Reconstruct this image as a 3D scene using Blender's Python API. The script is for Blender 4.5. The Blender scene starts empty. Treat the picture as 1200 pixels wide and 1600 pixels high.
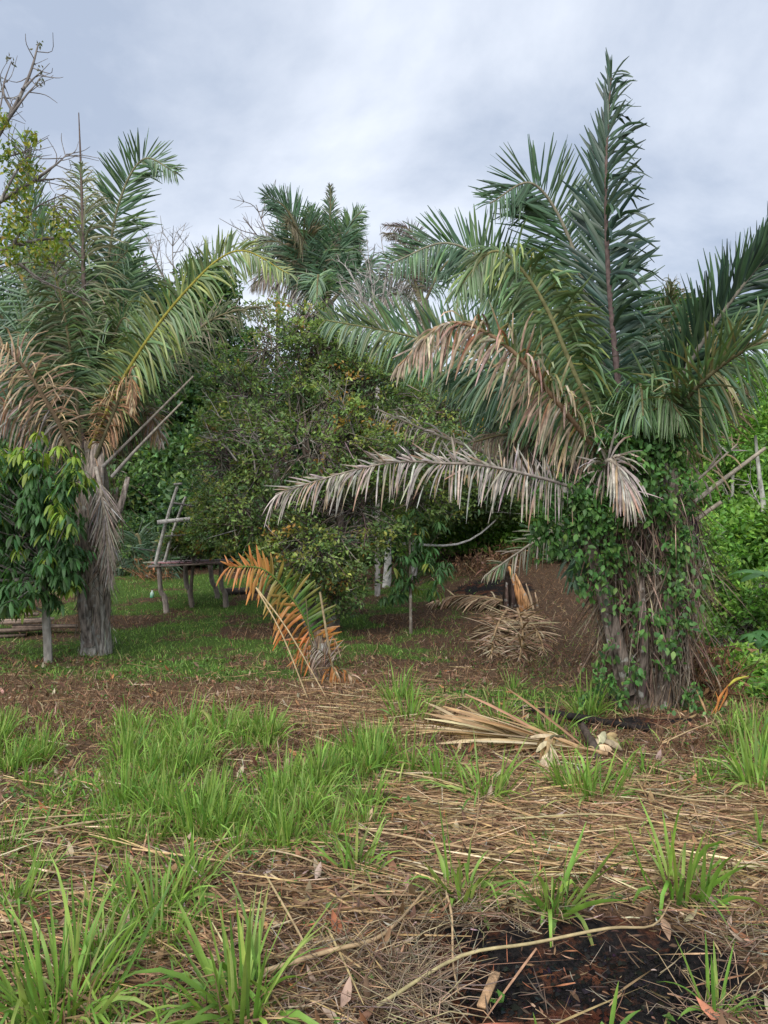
import bpy, math, random
import numpy as np
from mathutils import Vector

random.seed(7)
RNG = np.random.default_rng(11)
scene = bpy.context.scene
COL = scene.collection

# ------------------------------------------------------------------ camera
CAMZ = 1.55
FPX = 1200.0                        # focal length in photo pixels (photo 1200x1600)
cd = bpy.data.cameras.new('camera')
cam = bpy.data.objects.new('camera', cd)
COL.objects.link(cam)
cam.location = (0, 0, CAMZ)
cam.rotation_euler = (math.radians(90), 0, 0)
cd.sensor_fit = 'VERTICAL'
cd.sensor_height = 24.0
cd.lens = 24.0 * FPX / 1600.0
cd.clip_start = 0.05
cd.clip_end = 2000
scene.camera = cam

# ------------------------------------------------------------------ world, sun, exposure
SUN_EL, SUN_AZ = math.radians(46), math.radians(200)     # behind the camera, a little to the left
world = bpy.data.worlds.new('World')
scene.world = world
world.use_nodes = True
wt = world.node_tree
for n in list(wt.nodes): wt.nodes.remove(n)
def wn(t, **kw):
    n = wt.nodes.new(t)
    for k, v in kw.items(): setattr(n, k, v)
    return n
w_out = wn('ShaderNodeOutputWorld'); w_bg = wn('ShaderNodeBackground')
w_sky = wn('ShaderNodeTexSky', sky_type='NISHITA', sun_disc=False)
w_sky.sun_elevation = SUN_EL; w_sky.sun_rotation = SUN_AZ
w_sky.air_density = 1.0; w_sky.dust_density = 3.0
w_tc = wn('ShaderNodeTexCoord')
w_sep = wn('ShaderNodeSeparateXYZ'); wt.links.new(w_tc.outputs['Generated'], w_sep.inputs[0])
w_zz = wn('ShaderNodeMath', operation='MAXIMUM'); wt.links.new(w_sep.outputs['Z'], w_zz.inputs[0]); w_zz.inputs[1].default_value = 0.0
w_za = wn('ShaderNodeMath', operation='ADD'); wt.links.new(w_zz.outputs[0], w_za.inputs[0]); w_za.inputs[1].default_value = 0.32
w_dx = wn('ShaderNodeMath', operation='DIVIDE'); wt.links.new(w_sep.outputs['X'], w_dx.inputs[0]); wt.links.new(w_za.outputs[0], w_dx.inputs[1])
w_dy = wn('ShaderNodeMath', operation='DIVIDE'); wt.links.new(w_sep.outputs['Y'], w_dy.inputs[0]); wt.links.new(w_za.outputs[0], w_dy.inputs[1])
w_cmb = wn('ShaderNodeCombineXYZ'); wt.links.new(w_dx.outputs[0], w_cmb.inputs[0]); wt.links.new(w_dy.outputs[0], w_cmb.inputs[1])
w_map = wn('ShaderNodeMapping'); w_map.inputs['Location'].default_value = (1.7, 5.1, 0.0)
wt.links.new(w_cmb.outputs[0], w_map.inputs['Vector'])
w_no = wn('ShaderNodeTexNoise'); w_no.inputs['Scale'].default_value = 1.3; w_no.inputs['Detail'].default_value = 8; w_no.inputs['Roughness'].default_value = 0.56
w_no.inputs['Distortion'].default_value = 0.25
wt.links.new(w_map.outputs[0], w_no.inputs['Vector'])
w_rp = wn('ShaderNodeValToRGB')
w_rp.color_ramp.elements[0].position = 0.39; w_rp.color_ramp.elements[0].color = (0.43, 0.50, 0.63, 1)
w_rp.color_ramp.elements[1].position = 0.63; w_rp.color_ramp.elements[1].color = (0.86, 0.91, 1.0, 1)
wt.links.new(w_no.outputs['Fac'], w_rp.inputs['Fac'])
w_mul = wn('ShaderNodeVectorMath', operation='SCALE'); wt.links.new(w_rp.outputs['Color'], w_mul.inputs[0]); w_mul.inputs['Scale'].default_value = 5.5
w_mix = wn('ShaderNodeMixRGB', blend_type='MIX'); w_mix.inputs['Fac'].default_value = 0.90
wt.links.new(w_sky.outputs[0], w_mix.inputs['Color1']); wt.links.new(w_mul.outputs[0], w_mix.inputs['Color2'])
wt.links.new(w_mix.outputs[0], w_bg.inputs['Color'])
w_bg.inputs['Strength'].default_value = 0.10
wt.links.new(w_bg.outputs[0], w_out.inputs['Surface'])

sd = bpy.data.lights.new('sun', 'SUN'); sun = bpy.data.objects.new('sun', sd); COL.objects.link(sun)
sd.energy = 2.2; sd.angle = math.radians(55); sd.color = (1.0, 0.965, 0.91)
sdir = Vector((math.sin(SUN_AZ) * math.cos(SUN_EL), math.cos(SUN_AZ) * math.cos(SUN_EL), math.sin(SUN_EL)))
sun.rotation_euler = (-sdir).to_track_quat('-Z', 'Y').to_euler()

vs = scene.view_settings
scene.display_settings.display_device = 'sRGB'
vs.view_transform = 'Standard'; vs.look = 'None'; vs.gamma = 1.0; vs.use_curve_mapping = False
vs.exposure = 1.1

# ------------------------------------------------------------------ numeric helpers
def A(*v): return np.array(v, dtype=float)
def nz(v):
    v = np.asarray(v, dtype=float)
    return v / np.maximum(np.linalg.norm(v, axis=-1, keepdims=True), 1e-9)
def hsh(ix, iy, iz):
    h = (ix.astype(np.int64) * 374761393 + iy.astype(np.int64) * 668265263 + iz.astype(np.int64) * 2147483647) & 0xffffffff
    h = ((h ^ (h >> 13)) * 1274126177) & 0xffffffff
    return ((h ^ (h >> 16)) & 0xffff) / 65535.0
def vnoise(p, seed=0):
    p = np.asarray(p, float) + seed * 17.31 + 1000
    i = np.floor(p).astype(np.int64); f = p - i; f = f * f * (3 - 2 * f)
    r = 0
    for dx in (0, 1):
        for dy in (0, 1):
            for dz in (0, 1):
                w = (f[..., 0] if dx else 1 - f[..., 0]) * (f[..., 1] if dy else 1 - f[..., 1]) * (f[..., 2] if dz else 1 - f[..., 2])
                r = r + w * hsh(i[..., 0] + dx, i[..., 1] + dy, i[..., 2] + dz)
    return r
def noise2(x, y, s, seed=0):
    x = np.asarray(x, float); y = np.asarray(y, float)
    return vnoise(np.stack([x * s, y * s, np.zeros_like(x)], -1), seed)
def fbm2(x, y, s, seed=0, o=3):
    r, a, t = 0, 1.0, 0
    for k in range(o):
        r = r + a * noise2(x, y, s * 2 ** k, seed + k); t += a; a *= 0.5
    return r / t
def sstep(a, b, x): 
    t = np.clip((np.asarray(x, float) - a) / (b - a), 0, 1); return t * t * (3 - 2 * t)

# terrain ------------------------------------------------------------------
GY = [-30, 0, 3, 5, 7, 10, 14, 19, 26, 40, 70, 130, 400]
GZ = [0, 0, 0, -.11, -.2, -.29, -.17, .28, .95, 2.4, 5.5, 11, 30]
def ground_z(x, y):
    x = np.asarray(x, float); y = np.asarray(y, float)
    z = np.interp(y, GY, GZ)
    edge = 2.9 + 0.10 * np.clip(y - 6, 0, 30)
    fall = np.clip(x - edge, 0, 40) * sstep(4.5, 9, y)
    z = z - 0.30 * np.minimum(fall, 6) * (1 - sstep(22, 60, y))
    near = 1 - sstep(20, 40, y)
    z = z + near * (0.10 * (fbm2(x, y, 0.7, 3) - 0.5) + 0.05 * (fbm2(x, y, 3.1, 5) - 0.5))
    z = z + .48 * sstep(10, 17, y) * sstep(-.4, 2.4, x) * (1 - sstep(24, 40, y))      # the cleared slope climbs at centre right
    return z
def P(px, py, D):
    return A((px - 600.0) / FPX * D, D, CAMZ - (py - 800.0) / FPX * D)
def on_ground(px, py, lift=0.0):
    D = np.concatenate([np.linspace(1.2, 12, 1500), np.linspace(12, 60, 1500)])
    x = (px - 600.0) / FPX * D
    zr = CAMZ - (py - 800.0) / FPX * D
    g = ground_z(x, D)
    k = np.argmax(zr <= g)
    if zr[k] > g[k]: k = len(D) - 1
    return A(x[k], D[k], g[k] + lift)
def gpt(x, y, lift=0.0): return A(x, y, float(ground_z(x, y)) + lift)

# mesh building -----------------------------------------------------------
class MB:
    def __init__(s): s.V = []; s.F4 = []; s.F3 = []; s.C = []; s.n = 0
    def add(s, V, F, C):
        V = np.asarray(V, float).reshape(-1, 3); F = np.asarray(F, np.int64)
        C = np.asarray(C, float)
        if C.ndim == 1: C = np.tile(C, (len(V), 1))
        s.V.append(V); s.C.append(C.reshape(-1, 3)); 
        (s.F4 if F.shape[1] == 4 else s.F3).append(F + s.n); s.n += len(V)
    def build(s, name, mat, parent=None, smooth=True):
        V = np.concatenate(s.V) if s.V else np.zeros((0, 3)); C = np.concatenate(s.C) if s.C else np.zeros((0, 3))
        f4 = np.concatenate(s.F4) if s.F4 else np.zeros((0, 4), np.int64)
        f3 = np.concatenate(s.F3) if s.F3 else np.zeros((0, 3), np.int64)
        org = np.zeros(3)
        if parent is not None: org = A(*parent_origin(parent))
        V = V - org
        me = bpy.data.meshes.new(name)
        me.vertices.add(len(V)); me.vertices.foreach_set('co', V.astype(np.float32).ravel())
        nl = f4.size + f3.size
        me.loops.add(nl); me.loops.foreach_set('vertex_index', np.concatenate([f4.ravel(), f3.ravel()]).astype(np.int32))
        me.polygons.add(len(f4) + len(f3))
        ls = np.concatenate([np.arange(len(f4)) * 4, len(f4) * 4 + np.arange(len(f3)) * 3]).astype(np.int32)
        me.polygons.foreach_set('loop_start', ls)
        me.polygons.foreach_set('use_smooth', np.full(len(ls), smooth))
        at = me.attributes.new('col', 'FLOAT_COLOR', 'POINT')
        at.data.foreach_set('color', np.concatenate([C, np.ones((len(C), 1))], 1).astype(np.float32).ravel())
        me.materials.append(mat)
        me.update(calc_edges=True)
        o = bpy.data.objects.new(name, me); COL.objects.link(o)
        if parent is not None: o.parent = parent
        return o
ORG = {}
def parent_origin(o): return ORG.get(o.name, (0, 0, 0))
def empty(name, loc):
    o = bpy.data.objects.new(name, None); COL.objects.link(o); o.location = [float(v) for v in loc]
    o.empty_display_size = 0.2
    ORG[o.name] = tuple(float(v) for v in loc); return o
def reg(o, parent):                 # a part that will itself carry sub-parts: same origin as its parent
    ORG[o.name] = parent_origin(parent); return o
def tag(o, label=None, cat=None, group=None, kind=None):
    if label: o['label'] = label
    if cat: o['category'] = cat
    if group: o['group'] = group
    if kind: o['kind'] = kind
    return o

def strips(mb, base, d, side, L, W, droop, K=4, C=None, C2=None, prof=None, fold=0.0, side2=None, zdown=A(0, 0, -1)):
    """n bent blades at once; d direction, side width direction, droop bends towards the ground"""
    n = len(base); d = nz(d); L = np.broadcast_to(L, (n,)).astype(float); W = np.broadcast_to(W, (n,)).astype(float)
    droop = np.broadcast_to(droop, (n,)).astype(float)
    ss = np.linspace(0, 1, K + 1)
    if prof is None: prof = np.interp(ss, [0, .12, .35, .7, 1], [.45, .9, 1, .75, .04])
    else: prof = np.interp(ss, prof[0], prof[1])
    p = np.array(base, float); cols = 3 if fold else 2
    out = np.zeros((n, K + 1, cols, 3)); 
    for k in range(K + 1):
        s = ss[k]
        dd = nz(d + zdown * (droop * 2 * s)[:, None])
        if k: p = p + dd * (L / K)[:, None]
        sv = side if side2 is None else side * (1 - s) + side2 * s
        sv = nz(sv - dd * (sv * dd).sum(-1, keepdims=True))
        h = (W * prof[k] * 0.5)[:, None]
        out[:, k, 0] = p - sv * h; out[:, k, -1] = p + sv * h
        if fold:
            nn = np.cross(dd, sv); out[:, k, 1] = p - nn * h * fold
    V = out.reshape(-1, 3)
    ids = np.arange(n * (K + 1) * cols).reshape(n, K + 1, cols)
    F = np.stack([ids[:, :-1, :-1], ids[:, :-1, 1:], ids[:, 1:, 1:], ids[:, 1:, :-1]], -1).reshape(-1, 4)
    C = np.broadcast_to(C, (n, 3)); C2 = C if C2 is None else np.broadcast_to(C2, (n, 3))
    t = (ss ** 1.5)[None, :, None, None]
    cc = C[:, None, None, :] * (1 - t) + C2[:, None, None, :] * t
    mb.add(V, F, np.broadcast_to(cc, (n, K + 1, cols, 3)).reshape(-1, 3))

def leaves(mb, p, d, nrm, L, W, C, bend=0.25):
    """n small folded leaves, four corners each (two triangles)"""
    n = len(p); d = nz(d); sv = nz(np.cross(d, nrm)); up = np.cross(sv, d)
    L = np.broadcast_to(L, (n,))[:, None]; W = np.broadcast_to(W, (n,))[:, None]
    mid = p + d * L * 0.45
    V = np.stack([p, mid + sv * W * .5 + up * W * bend, p + d * L - up * L * 0.15, mid - sv * W * .5 + up * W * bend], 1)
    ids = np.arange(n * 4).reshape(n, 4)
    F = np.concatenate([ids[:, [0, 1, 2]], ids[:, [0, 2, 3]]])
    mb.add(V.reshape(-1, 3), F, np.repeat(np.broadcast_to(C, (n, 3)), 4, 0))

def sticks(mb, a, b, r0, r1, C):
    n = len(a); d = nz(b - a); ref = np.where(np.abs(d[:, 2:3]) > 0.9, A(1, 0, 0), A(0, 0, 1))
    u = nz(np.cross(d, ref)); v = np.cross(d, u)
    r0 = np.broadcast_to(r0, (n,))[:, None]; r1 = np.broadcast_to(r1, (n,))[:, None]
    V = np.zeros((n, 6, 3))
    for k in range(3):
        c, s = math.cos(k * 2.094), math.sin(k * 2.094)
        V[:, k] = a + (u * c + v * s) * r0; V[:, 3 + k] = b + (u * c + v * s) * r1
    ids = np.arange(n * 6).reshape(n, 6)
    F = np.concatenate([ids[:, [k, (k + 1) % 3, 3 + (k + 1) % 3, 3 + k]] for k in range(3)])
    mb.add(V.reshape(-1, 3), F, np.repeat(np.broadcast_to(C, (n, 3)), 6, 0))

def spline(pts, n=30):
    p = np.array(pts, float)
    if len(p) == 2: return p[0] + (p[1] - p[0]) * np.linspace(0, 1, n)[:, None]
    q = np.vstack([2 * p[0] - p[1], p, 2 * p[-1] - p[-2]]); out = []
    m = max(3, n // (len(p) - 1))
    for i in range(len(p) - 1):
        a, b, c, e = q[i], q[i + 1], q[i + 2], q[i + 3]
        for t in np.linspace(0, 1, m, endpoint=False):
            out.append(.5 * (2 * b + (c - a) * t + (2 * a - 5 * b + 4 * c - e) * t * t + (3 * b - a - 3 * c + e) * t ** 3))
    out.append(p[-1]); return np.array(out)

def tube(mb, pts, ra, rb=None, up=A(0, 0, 1), sides=8, C=A(.2, .2, .2), C2=None, rough=0.0, flute=0.0, nfl=5, seed=0, cap=True):
    pts = np.array(pts, float); n = len(pts)
    ra = np.interp(np.linspace(0, 1, n), np.linspace(0, 1, len(np.atleast_1d(ra))), np.atleast_1d(ra))
    rb = ra if rb is None else np.interp(np.linspace(0, 1, n), np.linspace(0, 1, len(np.atleast_1d(rb))), np.atleast_1d(rb))
    T = nz(np.gradient(pts, axis=0))
    up = np.broadcast_to(up, (n, 3)).astype(float)
    alt = np.abs((T * nz(up)).sum(-1)) > 0.95
    up = np.where(alt[:, None], A(0.9, 0.1, 0.3), up)
    if alt.any() and not alt.all(): up = np.broadcast_to(A(0.35, -0.9, 0.25), (n, 3))
    S = nz(np.cross(T, up)); N = np.cross(S, T)
    th = np.arange(sides) * 2 * math.pi / sides
    f = 1 + flute * np.abs(np.sin(th * nfl / 2 + seed))[None, :] * np.ones((n, 1))
    if rough:
        f = f + rough * (vnoise(np.stack([np.cos(th)[None, :] * 1.5 + np.zeros((n, 1)), np.sin(th)[None, :] * 1.5 + np.zeros((n, 1)), np.linspace(0, 1, n)[:, None] * 9 + np.zeros((1, sides))], -1), seed) - .5) * 2
    V = pts[:, None] + (S[:, None] * np.cos(th)[None, :, None] * ra[:, None, None] + N[:, None] * np.sin(th)[None, :, None] * rb[:, None, None]) * f[..., None]
    ids = np.arange(n * sides).reshape(n, sides); nx = np.roll(ids, -1, 1)
    F = np.stack([ids[:-1], nx[:-1], nx[1:], ids[1:]], -1).reshape(-1, 4)
    C = np.broadcast_to(C, (3,)); C2 = C if C2 is None else C2
    t = np.linspace(0, 1, n)[:, None, None]
    cc = C * (1 - t) + np.asarray(C2) * t + np.zeros((n, sides, 3))
    mb.add(V.reshape(-1, 3), F, cc.reshape(-1, 3))
    if cap:
        for e, order in ((0, -1), (n - 1, 1)):
            k = mb.n
            mb.add(np.vstack([V[e], pts[e][None]]), np.array([[i, (i + 1) % sides, sides][::order] for i in range(sides)]), np.vstack([cc[e], cc[e][:1]]))

def box(mb, a, b, w, h, C, up=A(0, 0, 1)):
    """a board from a to b, w wide, h thick"""
    a = np.array(a, float); b = np.array(b, float); d = nz(b - a); s = nz(np.cross(d, up)); u = np.cross(s, d)
    V = [p + s * i * w / 2 + u * j * h / 2 for p in (a, b) for (i, j) in ((-1, -1), (1, -1), (1, 1), (-1, 1))]
    F = [[0, 1, 5, 4], [1, 2, 6, 5], [2, 3, 7, 6], [3, 0, 4, 7], [3, 2, 1, 0], [4, 5, 6, 7]]
    mb.add(V, F, C)

def rdir(n): return nz(RNG.normal(size=(n, 3)))
def jit(C, n, a=0.18):
    C = np.broadcast_to(C, (n, 3)); return np.clip(C * (1 + RNG.normal(size=(n, 1)) * a) * (1 + RNG.normal(size=(n, 3)) * a * .35), 0.004, 0.9)
def pick(pal, w, n): 
    w = np.array(w, float); return np.array(pal)[RNG.choice(len(pal), n, p=w / w.sum())]

# ------------------------------------------------------------------ materials
def mat_base(name):
    m = bpy.data.materials.new(name); m.use_nodes = True; nt = m.node_tree
    for n in list(nt.nodes): nt.nodes.remove(n)
    return m, nt
def attr_mat(name, rough=0.6, spec=0.3, trans=0.0, nscale=30, namt=0.3, stretch=(1, 1, 1), bump=0.0, bscale=60, tint=(1, 1, 1), grey=None):
    m, nt = mat_base(name); N = nt.nodes.new; Lk = nt.links.new
    out = N('ShaderNodeOutputMaterial'); b = N('ShaderNodeBsdfPrincipled')
    at = N('ShaderNodeAttribute'); at.attribute_name = 'col'
    geo = N('ShaderNodeNewGeometry'); mp = N('ShaderNodeMapping'); mp.inputs['Scale'].default_value = stretch
    Lk(geo.outputs['Position'], mp.inputs['Vector'])
    no = N('ShaderNodeTexNoise'); no.inputs['Scale'].default_value = nscale; no.inputs['Detail'].default_value = 4
    Lk(mp.outputs[0], no.inputs['Vector'])
    mr = N('ShaderNodeMapRange'); mr.inputs['From Min'].default_value = .3; mr.inputs['From Max'].default_value = .7
    mr.inputs['To Min'].default_value = 1 - namt; mr.inputs['To Max'].default_value = 1 + namt
    Lk(no.outputs['Fac'], mr.inputs['Value'])
    vm = N('ShaderNodeVectorMath'); vm.operation = 'SCALE'; Lk(at.outputs['Color'], vm.inputs[0]); Lk(mr.outputs[0], vm.inputs['Scale'])
    colo = vm.outputs[0]
    if grey:                           # lichen / weather spots
        n2 = N('ShaderNodeTexNoise'); n2.inputs['Scale'].default_value = grey[1]; n2.inputs['Detail'].default_value = 5
        Lk(geo.outputs['Position'], n2.inputs['Vector'])
        r2 = N('ShaderNodeMapRange'); r2.inputs['From Min'].default_value = grey[2]; r2.inputs['From Max'].default_value = grey[2] + .12
        Lk(n2.outputs['Fac'], r2.inputs['Value'])
        mx = N('ShaderNodeMixRGB'); Lk(r2.outputs[0], mx.inputs['Fac']); Lk(colo, mx.inputs['Color1']); mx.inputs['Color2'].default_value = (*grey[0], 1)
        colo = mx.outputs[0]
    Lk(colo, b.inputs['Base Color'])
    b.inputs['Roughness'].default_value = rough; b.inputs['Specular IOR Level'].default_value = spec
    if bump:
        n3 = N('ShaderNodeTexNoise'); n3.inputs['Scale'].default_value = bscale; n3.inputs['Detail'].default_value = 5
        Lk(mp.outputs[0], n3.inputs['Vector'])
        bp = N('ShaderNodeBump'); bp.inputs['Strength'].default_value = bump; bp.inputs['Distance'].default_value = 0.02
        Lk(n3.outputs['Fac'], bp.inputs['Height']); Lk(bp.outputs[0], b.inputs['Normal'])
    if trans:
        tr = N('ShaderNodeBsdfTranslucent'); v2 = N('ShaderNodeVectorMath'); v2.operation = 'MULTIPLY'
        Lk(colo, v2.inputs[0]); v2.inputs[1].default_value = (1.3, 1.35, .7); Lk(v2.outputs[0], tr.inputs['Color'])
        ms = N('ShaderNodeMixShader'); ms.inputs['Fac'].default_value = trans
        Lk(b.outputs[0], ms.inputs[1]); Lk(tr.outputs[0], ms.inputs[2]); Lk(ms.outputs[0], out.inputs['Surface'])
    else: Lk(b.outputs[0], out.inputs['Surface'])
    return m
M_leaf = attr_mat('broad_leaf', .5, .3, .36, 9, .25)
M_palm = attr_mat('palm_leaf', .42, .45, .18, 6, .25)
M_grass = attr_mat('grass_blade', .5, .3, .3, 14, .22)
M_dry = attr_mat('dry_leaf', .8, .15, .12, 22, .35)
M_straw = attr_mat('straw', .75, .2, .05, 25, .3)
M_bark = attr_mat('bark', .9, .1, 0, 14, .5, (1, 1, .35), .8, 30, grey=((.40, .40, .37), 9, .58))
M_palmbark = attr_mat('palm_bark', .9, .1, 0, 38, .75, (1, 1, .14), 1.0, 60, grey=((.38, .38, .35), 11, .58))
M_white = attr_mat('pale_bark', .85, .15, 0, 7, .4, (1, 1, 1.6), .5, 25, grey=((.10, .09, .07), 5, .60))
M_wood = attr_mat('weathered_wood', .85, .15, 0, 25, .35, (1, 1, .5), .5, 60)
M_char = attr_mat('charred_wood', .95, .08, 0, 25, .4, (1, 1, .4), .9, 40)
M_plastic = attr_mat('plastic', .3, .5, 0, 10, .05)

# ground material: soil, litter, burnt soil from the painted-in cover map
def ground_mat():
    m, nt = mat_base('ground_soil'); N = nt.nodes.new; Lk = nt.links.new
    out = N('ShaderNodeOutputMaterial'); b = N('ShaderNodeBsdfPrincipled'); b.inputs['Roughness'].default_value = .95; b.inputs['Specular IOR Level'].default_value = .1
    geo = N('ShaderNodeNewGeometry'); at = N('ShaderNodeAttribute'); at.attribute_name = 'col'
    sp = N('ShaderNodeSeparateColor'); Lk(at.outputs['Color'], sp.inputs[0])
    def noise(s, d=6, r=.6):
        n = N('ShaderNodeTexNoise'); n.inputs['Scale'].default_value = s; n.inputs['Detail'].default_value = d; n.inputs['Roughness'].default_value = r
        Lk(geo.outputs['Position'], n.inputs['Vector']); return n.outputs['Fac']
    def ramp(v, a, c1, bb, c2):
        r = N('ShaderNodeValToRGB'); r.color_ramp.elements[0].position = a; r.color_ramp.elements[0].color = (*c1, 1)
        r.color_ramp.elements[1].position = bb; r.color_ramp.elements[1].color = (*c2, 1); Lk(v, r.inputs[0]); return r.outputs[0]
    def mix(f, c1, c2):
        x = N('ShaderNodeMixRGB'); Lk(f, x.inputs[0]); Lk(c1, x.inputs[1]); Lk(c2, x.inputs[2]); return x.outputs[0]
    def brk(v, n, w=.5):               # break up a smooth cover value with noise
        a = N('ShaderNodeMath'); a.operation = 'ADD'; Lk(v, a.inputs[0]); Lk(n, a.inputs[1])
        r = N('ShaderNodeMapRange'); r.inputs['From Min'].default_value = .85; r.inputs['From Max'].default_value = 1.15; Lk(a.outputs[0], r.inputs[0]); return r.outputs[0]
    soil = ramp(noise(45), .32, (.030, .020, .014), .7, (.13, .082, .052))
    litter = ramp(noise(90, 8, .7), .36, (.035, .022, .014), .70, (.24, .155, .092))
    green = ramp(noise(60, 6, .7), .35, (.03, .05, .012), .7, (.085, .15, .03))
    burnt = ramp(noise(35, 7, .7), .4, (.006, .006, .007), .75, (.035, .030, .028))
    red = ramp(noise(38, 8, .75), .36, (.030, .014, .009), .68, (.20, .075, .038))
    c = mix(brk(sp.outputs[2], noise(5)), soil, litter)
    c = mix(brk(sp.outputs[1], noise(4)), c, green)
    bf = brk(sp.outputs[0], noise(6, 5))
    rr = N('ShaderNodeMapRange'); rr.inputs['From Min'].default_value = .50; rr.inputs['From Max'].default_value = .62; Lk(noise(4.2, 8, .7), rr.inputs[0])
    c = mix(bf, c, mix(rr.outputs[0], burnt, red))
    Lk(c, b.inputs['Base Color'])
    bp = N('ShaderNodeBump'); bp.inputs['Strength'].default_value = .9; bp.inputs['Distance'].default_value = .03; Lk(noise(40, 8, .7), bp.inputs['Height']); Lk(bp.outputs[0], b.inputs['Normal'])
    Lk(b.outputs[0], out.inputs['Surface']); return m
M_ground = ground_mat()

# ------------------------------------------------------------------ ground cover map (in metres)
def row(py):                          # distance of the ground at photo row py on the centre line
    return on_ground(600, py)[1]
BURN = [(*on_ground(850, 1540)[:2], .56, .42), (*on_ground(1010, 1510)[:2], .52, .36), (*on_ground(730, 1460)[:2], .22, .17), (*on_ground(730, 1580)[:2], .34, .3), (*on_ground(900, 1620)[:2], .5, .3), (*on_ground(1190, 1545)[:2], .3, .10)]
BURN2 = [(*on_ground(960, 1130)[:2], .9, .16), (*on_ground(770, 918)[:2], .8, .7)]
def burn_mask(x, y):
    r = np.zeros_like(np.asarray(x, float))
    for (cx, cy, rx, ry) in BURN + BURN2:
        d = np.sqrt(((x - cx) / rx) ** 2 + ((y - cy) / ry) ** 2)
        r = np.maximum(r, 1 - sstep(.6, 1.15, d + .35 * (noise2(x, y, 7, 9) - .5)))
    return r
def green_mask(x, y):                 # short green turf behind
    px = x / y * FPX + 600
    a = sstep(7.6, 8.6, y + .8 * (fbm2(x, y, .8, 21) - .5)) * (1 - sstep(20, 27, y))
    a = a * sstep(.43, .60, fbm2(x, y, .75, 31) + .10 * (1 - sstep(250, 560, px))) * (.35 + .65 * sstep(.3, .55, fbm2(x, y, 2.6, 33)))
    right = sstep(640, 760, px)
    a = a * (1 - right * .75)
    strip = np.exp(-((y - 7.3) / .5) ** 2) * sstep(560, 700, px) * (1 - sstep(960, 1050, px)) * .8
    hill = sstep(3.2, 4.2, x - 0.10 * np.clip(y - 6, 0, 30)) * sstep(5, 7, y)
    return np.clip(np.maximum(np.maximum(a, strip), hill), 0, 1)
def dry_mask(x, y):
    a = 1 - sstep(8.4, 9.6, y)
    return np.clip(a * (.35 + .65 * fbm2(x, y, 1.3, 41)) + .35 * fbm2(x, y, .9, 44), 0, 1)

def build_ground():
    ys = np.concatenate([np.linspace(-30, 1.2, 12)[:-1], np.linspace(1.2, 5, 170)[:-1], np.linspace(5, 14, 150)[:-1], np.linspace(14, 40, 80)[:-1], np.linspace(40, 420, 30)])
    xs = np.concatenate([np.linspace(-400, -16, 20)[:-1], np.linspace(-16, -4, 50)[:-1], np.linspace(-4, 4, 240)[:-1], np.linspace(4, 16, 50)[:-1], np.linspace(16, 400, 20)])
    X, Y = np.meshgrid(xs, ys); Z = ground_z(X, Y)
    near = (1 - sstep(6, 14, Y)) * (np.abs(X) < 5)
    Z = Z + near * .03 * (fbm2(X, Y, 9, 51, 3) - .5)
    bm_ = np.zeros_like(X); 
    for (cx, cy, rx, ry) in BURN: bm_ = np.maximum(bm_, 1 - sstep(.3, 1.2, np.sqrt(((X - cx) / rx) ** 2 + ((Y - cy) / ry) ** 2)))
    Z = Z - .05 * bm_
    ids = np.arange(X.size).reshape(X.shape)
    F = np.stack([ids[:-1, :-1], ids[:-1, 1:], ids[1:, 1:], ids[1:, :-1]], -1).reshape(-1, 4)
    Ys = np.maximum(Y, .5)
    C = np.stack([burn_mask(X, Y), green_mask(X, Ys), dry_mask(X, Y)], -1)
    C[..., 1] = np.where(Y > 27, .6, C[..., 1])
    mb = MB(); mb.add(np.stack([X, Y, Z], -1).reshape(-1, 3), F, C.reshape(-1, 3))
    tag(mb.build('ground', M_ground), 'brown soil with patches of short turf and burnt black earth', 'ground', kind='structure')
build_ground()

# ------------------------------------------------------------------ palettes (linear base colours)
G_DARK = A(.056, .110, .062); G_PALM = A(.085, .155, .086); G_MID = A(.115, .195, .080); G_YEL = A(.21, .25, .075)
TAN = A(.38, .285, .185); GREYD = A(.33, .30, .275); BROWN = A(.19, .115, .07); RUST = A(.42, .17, .05); STRAW = A(.38, .265, .135)

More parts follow.
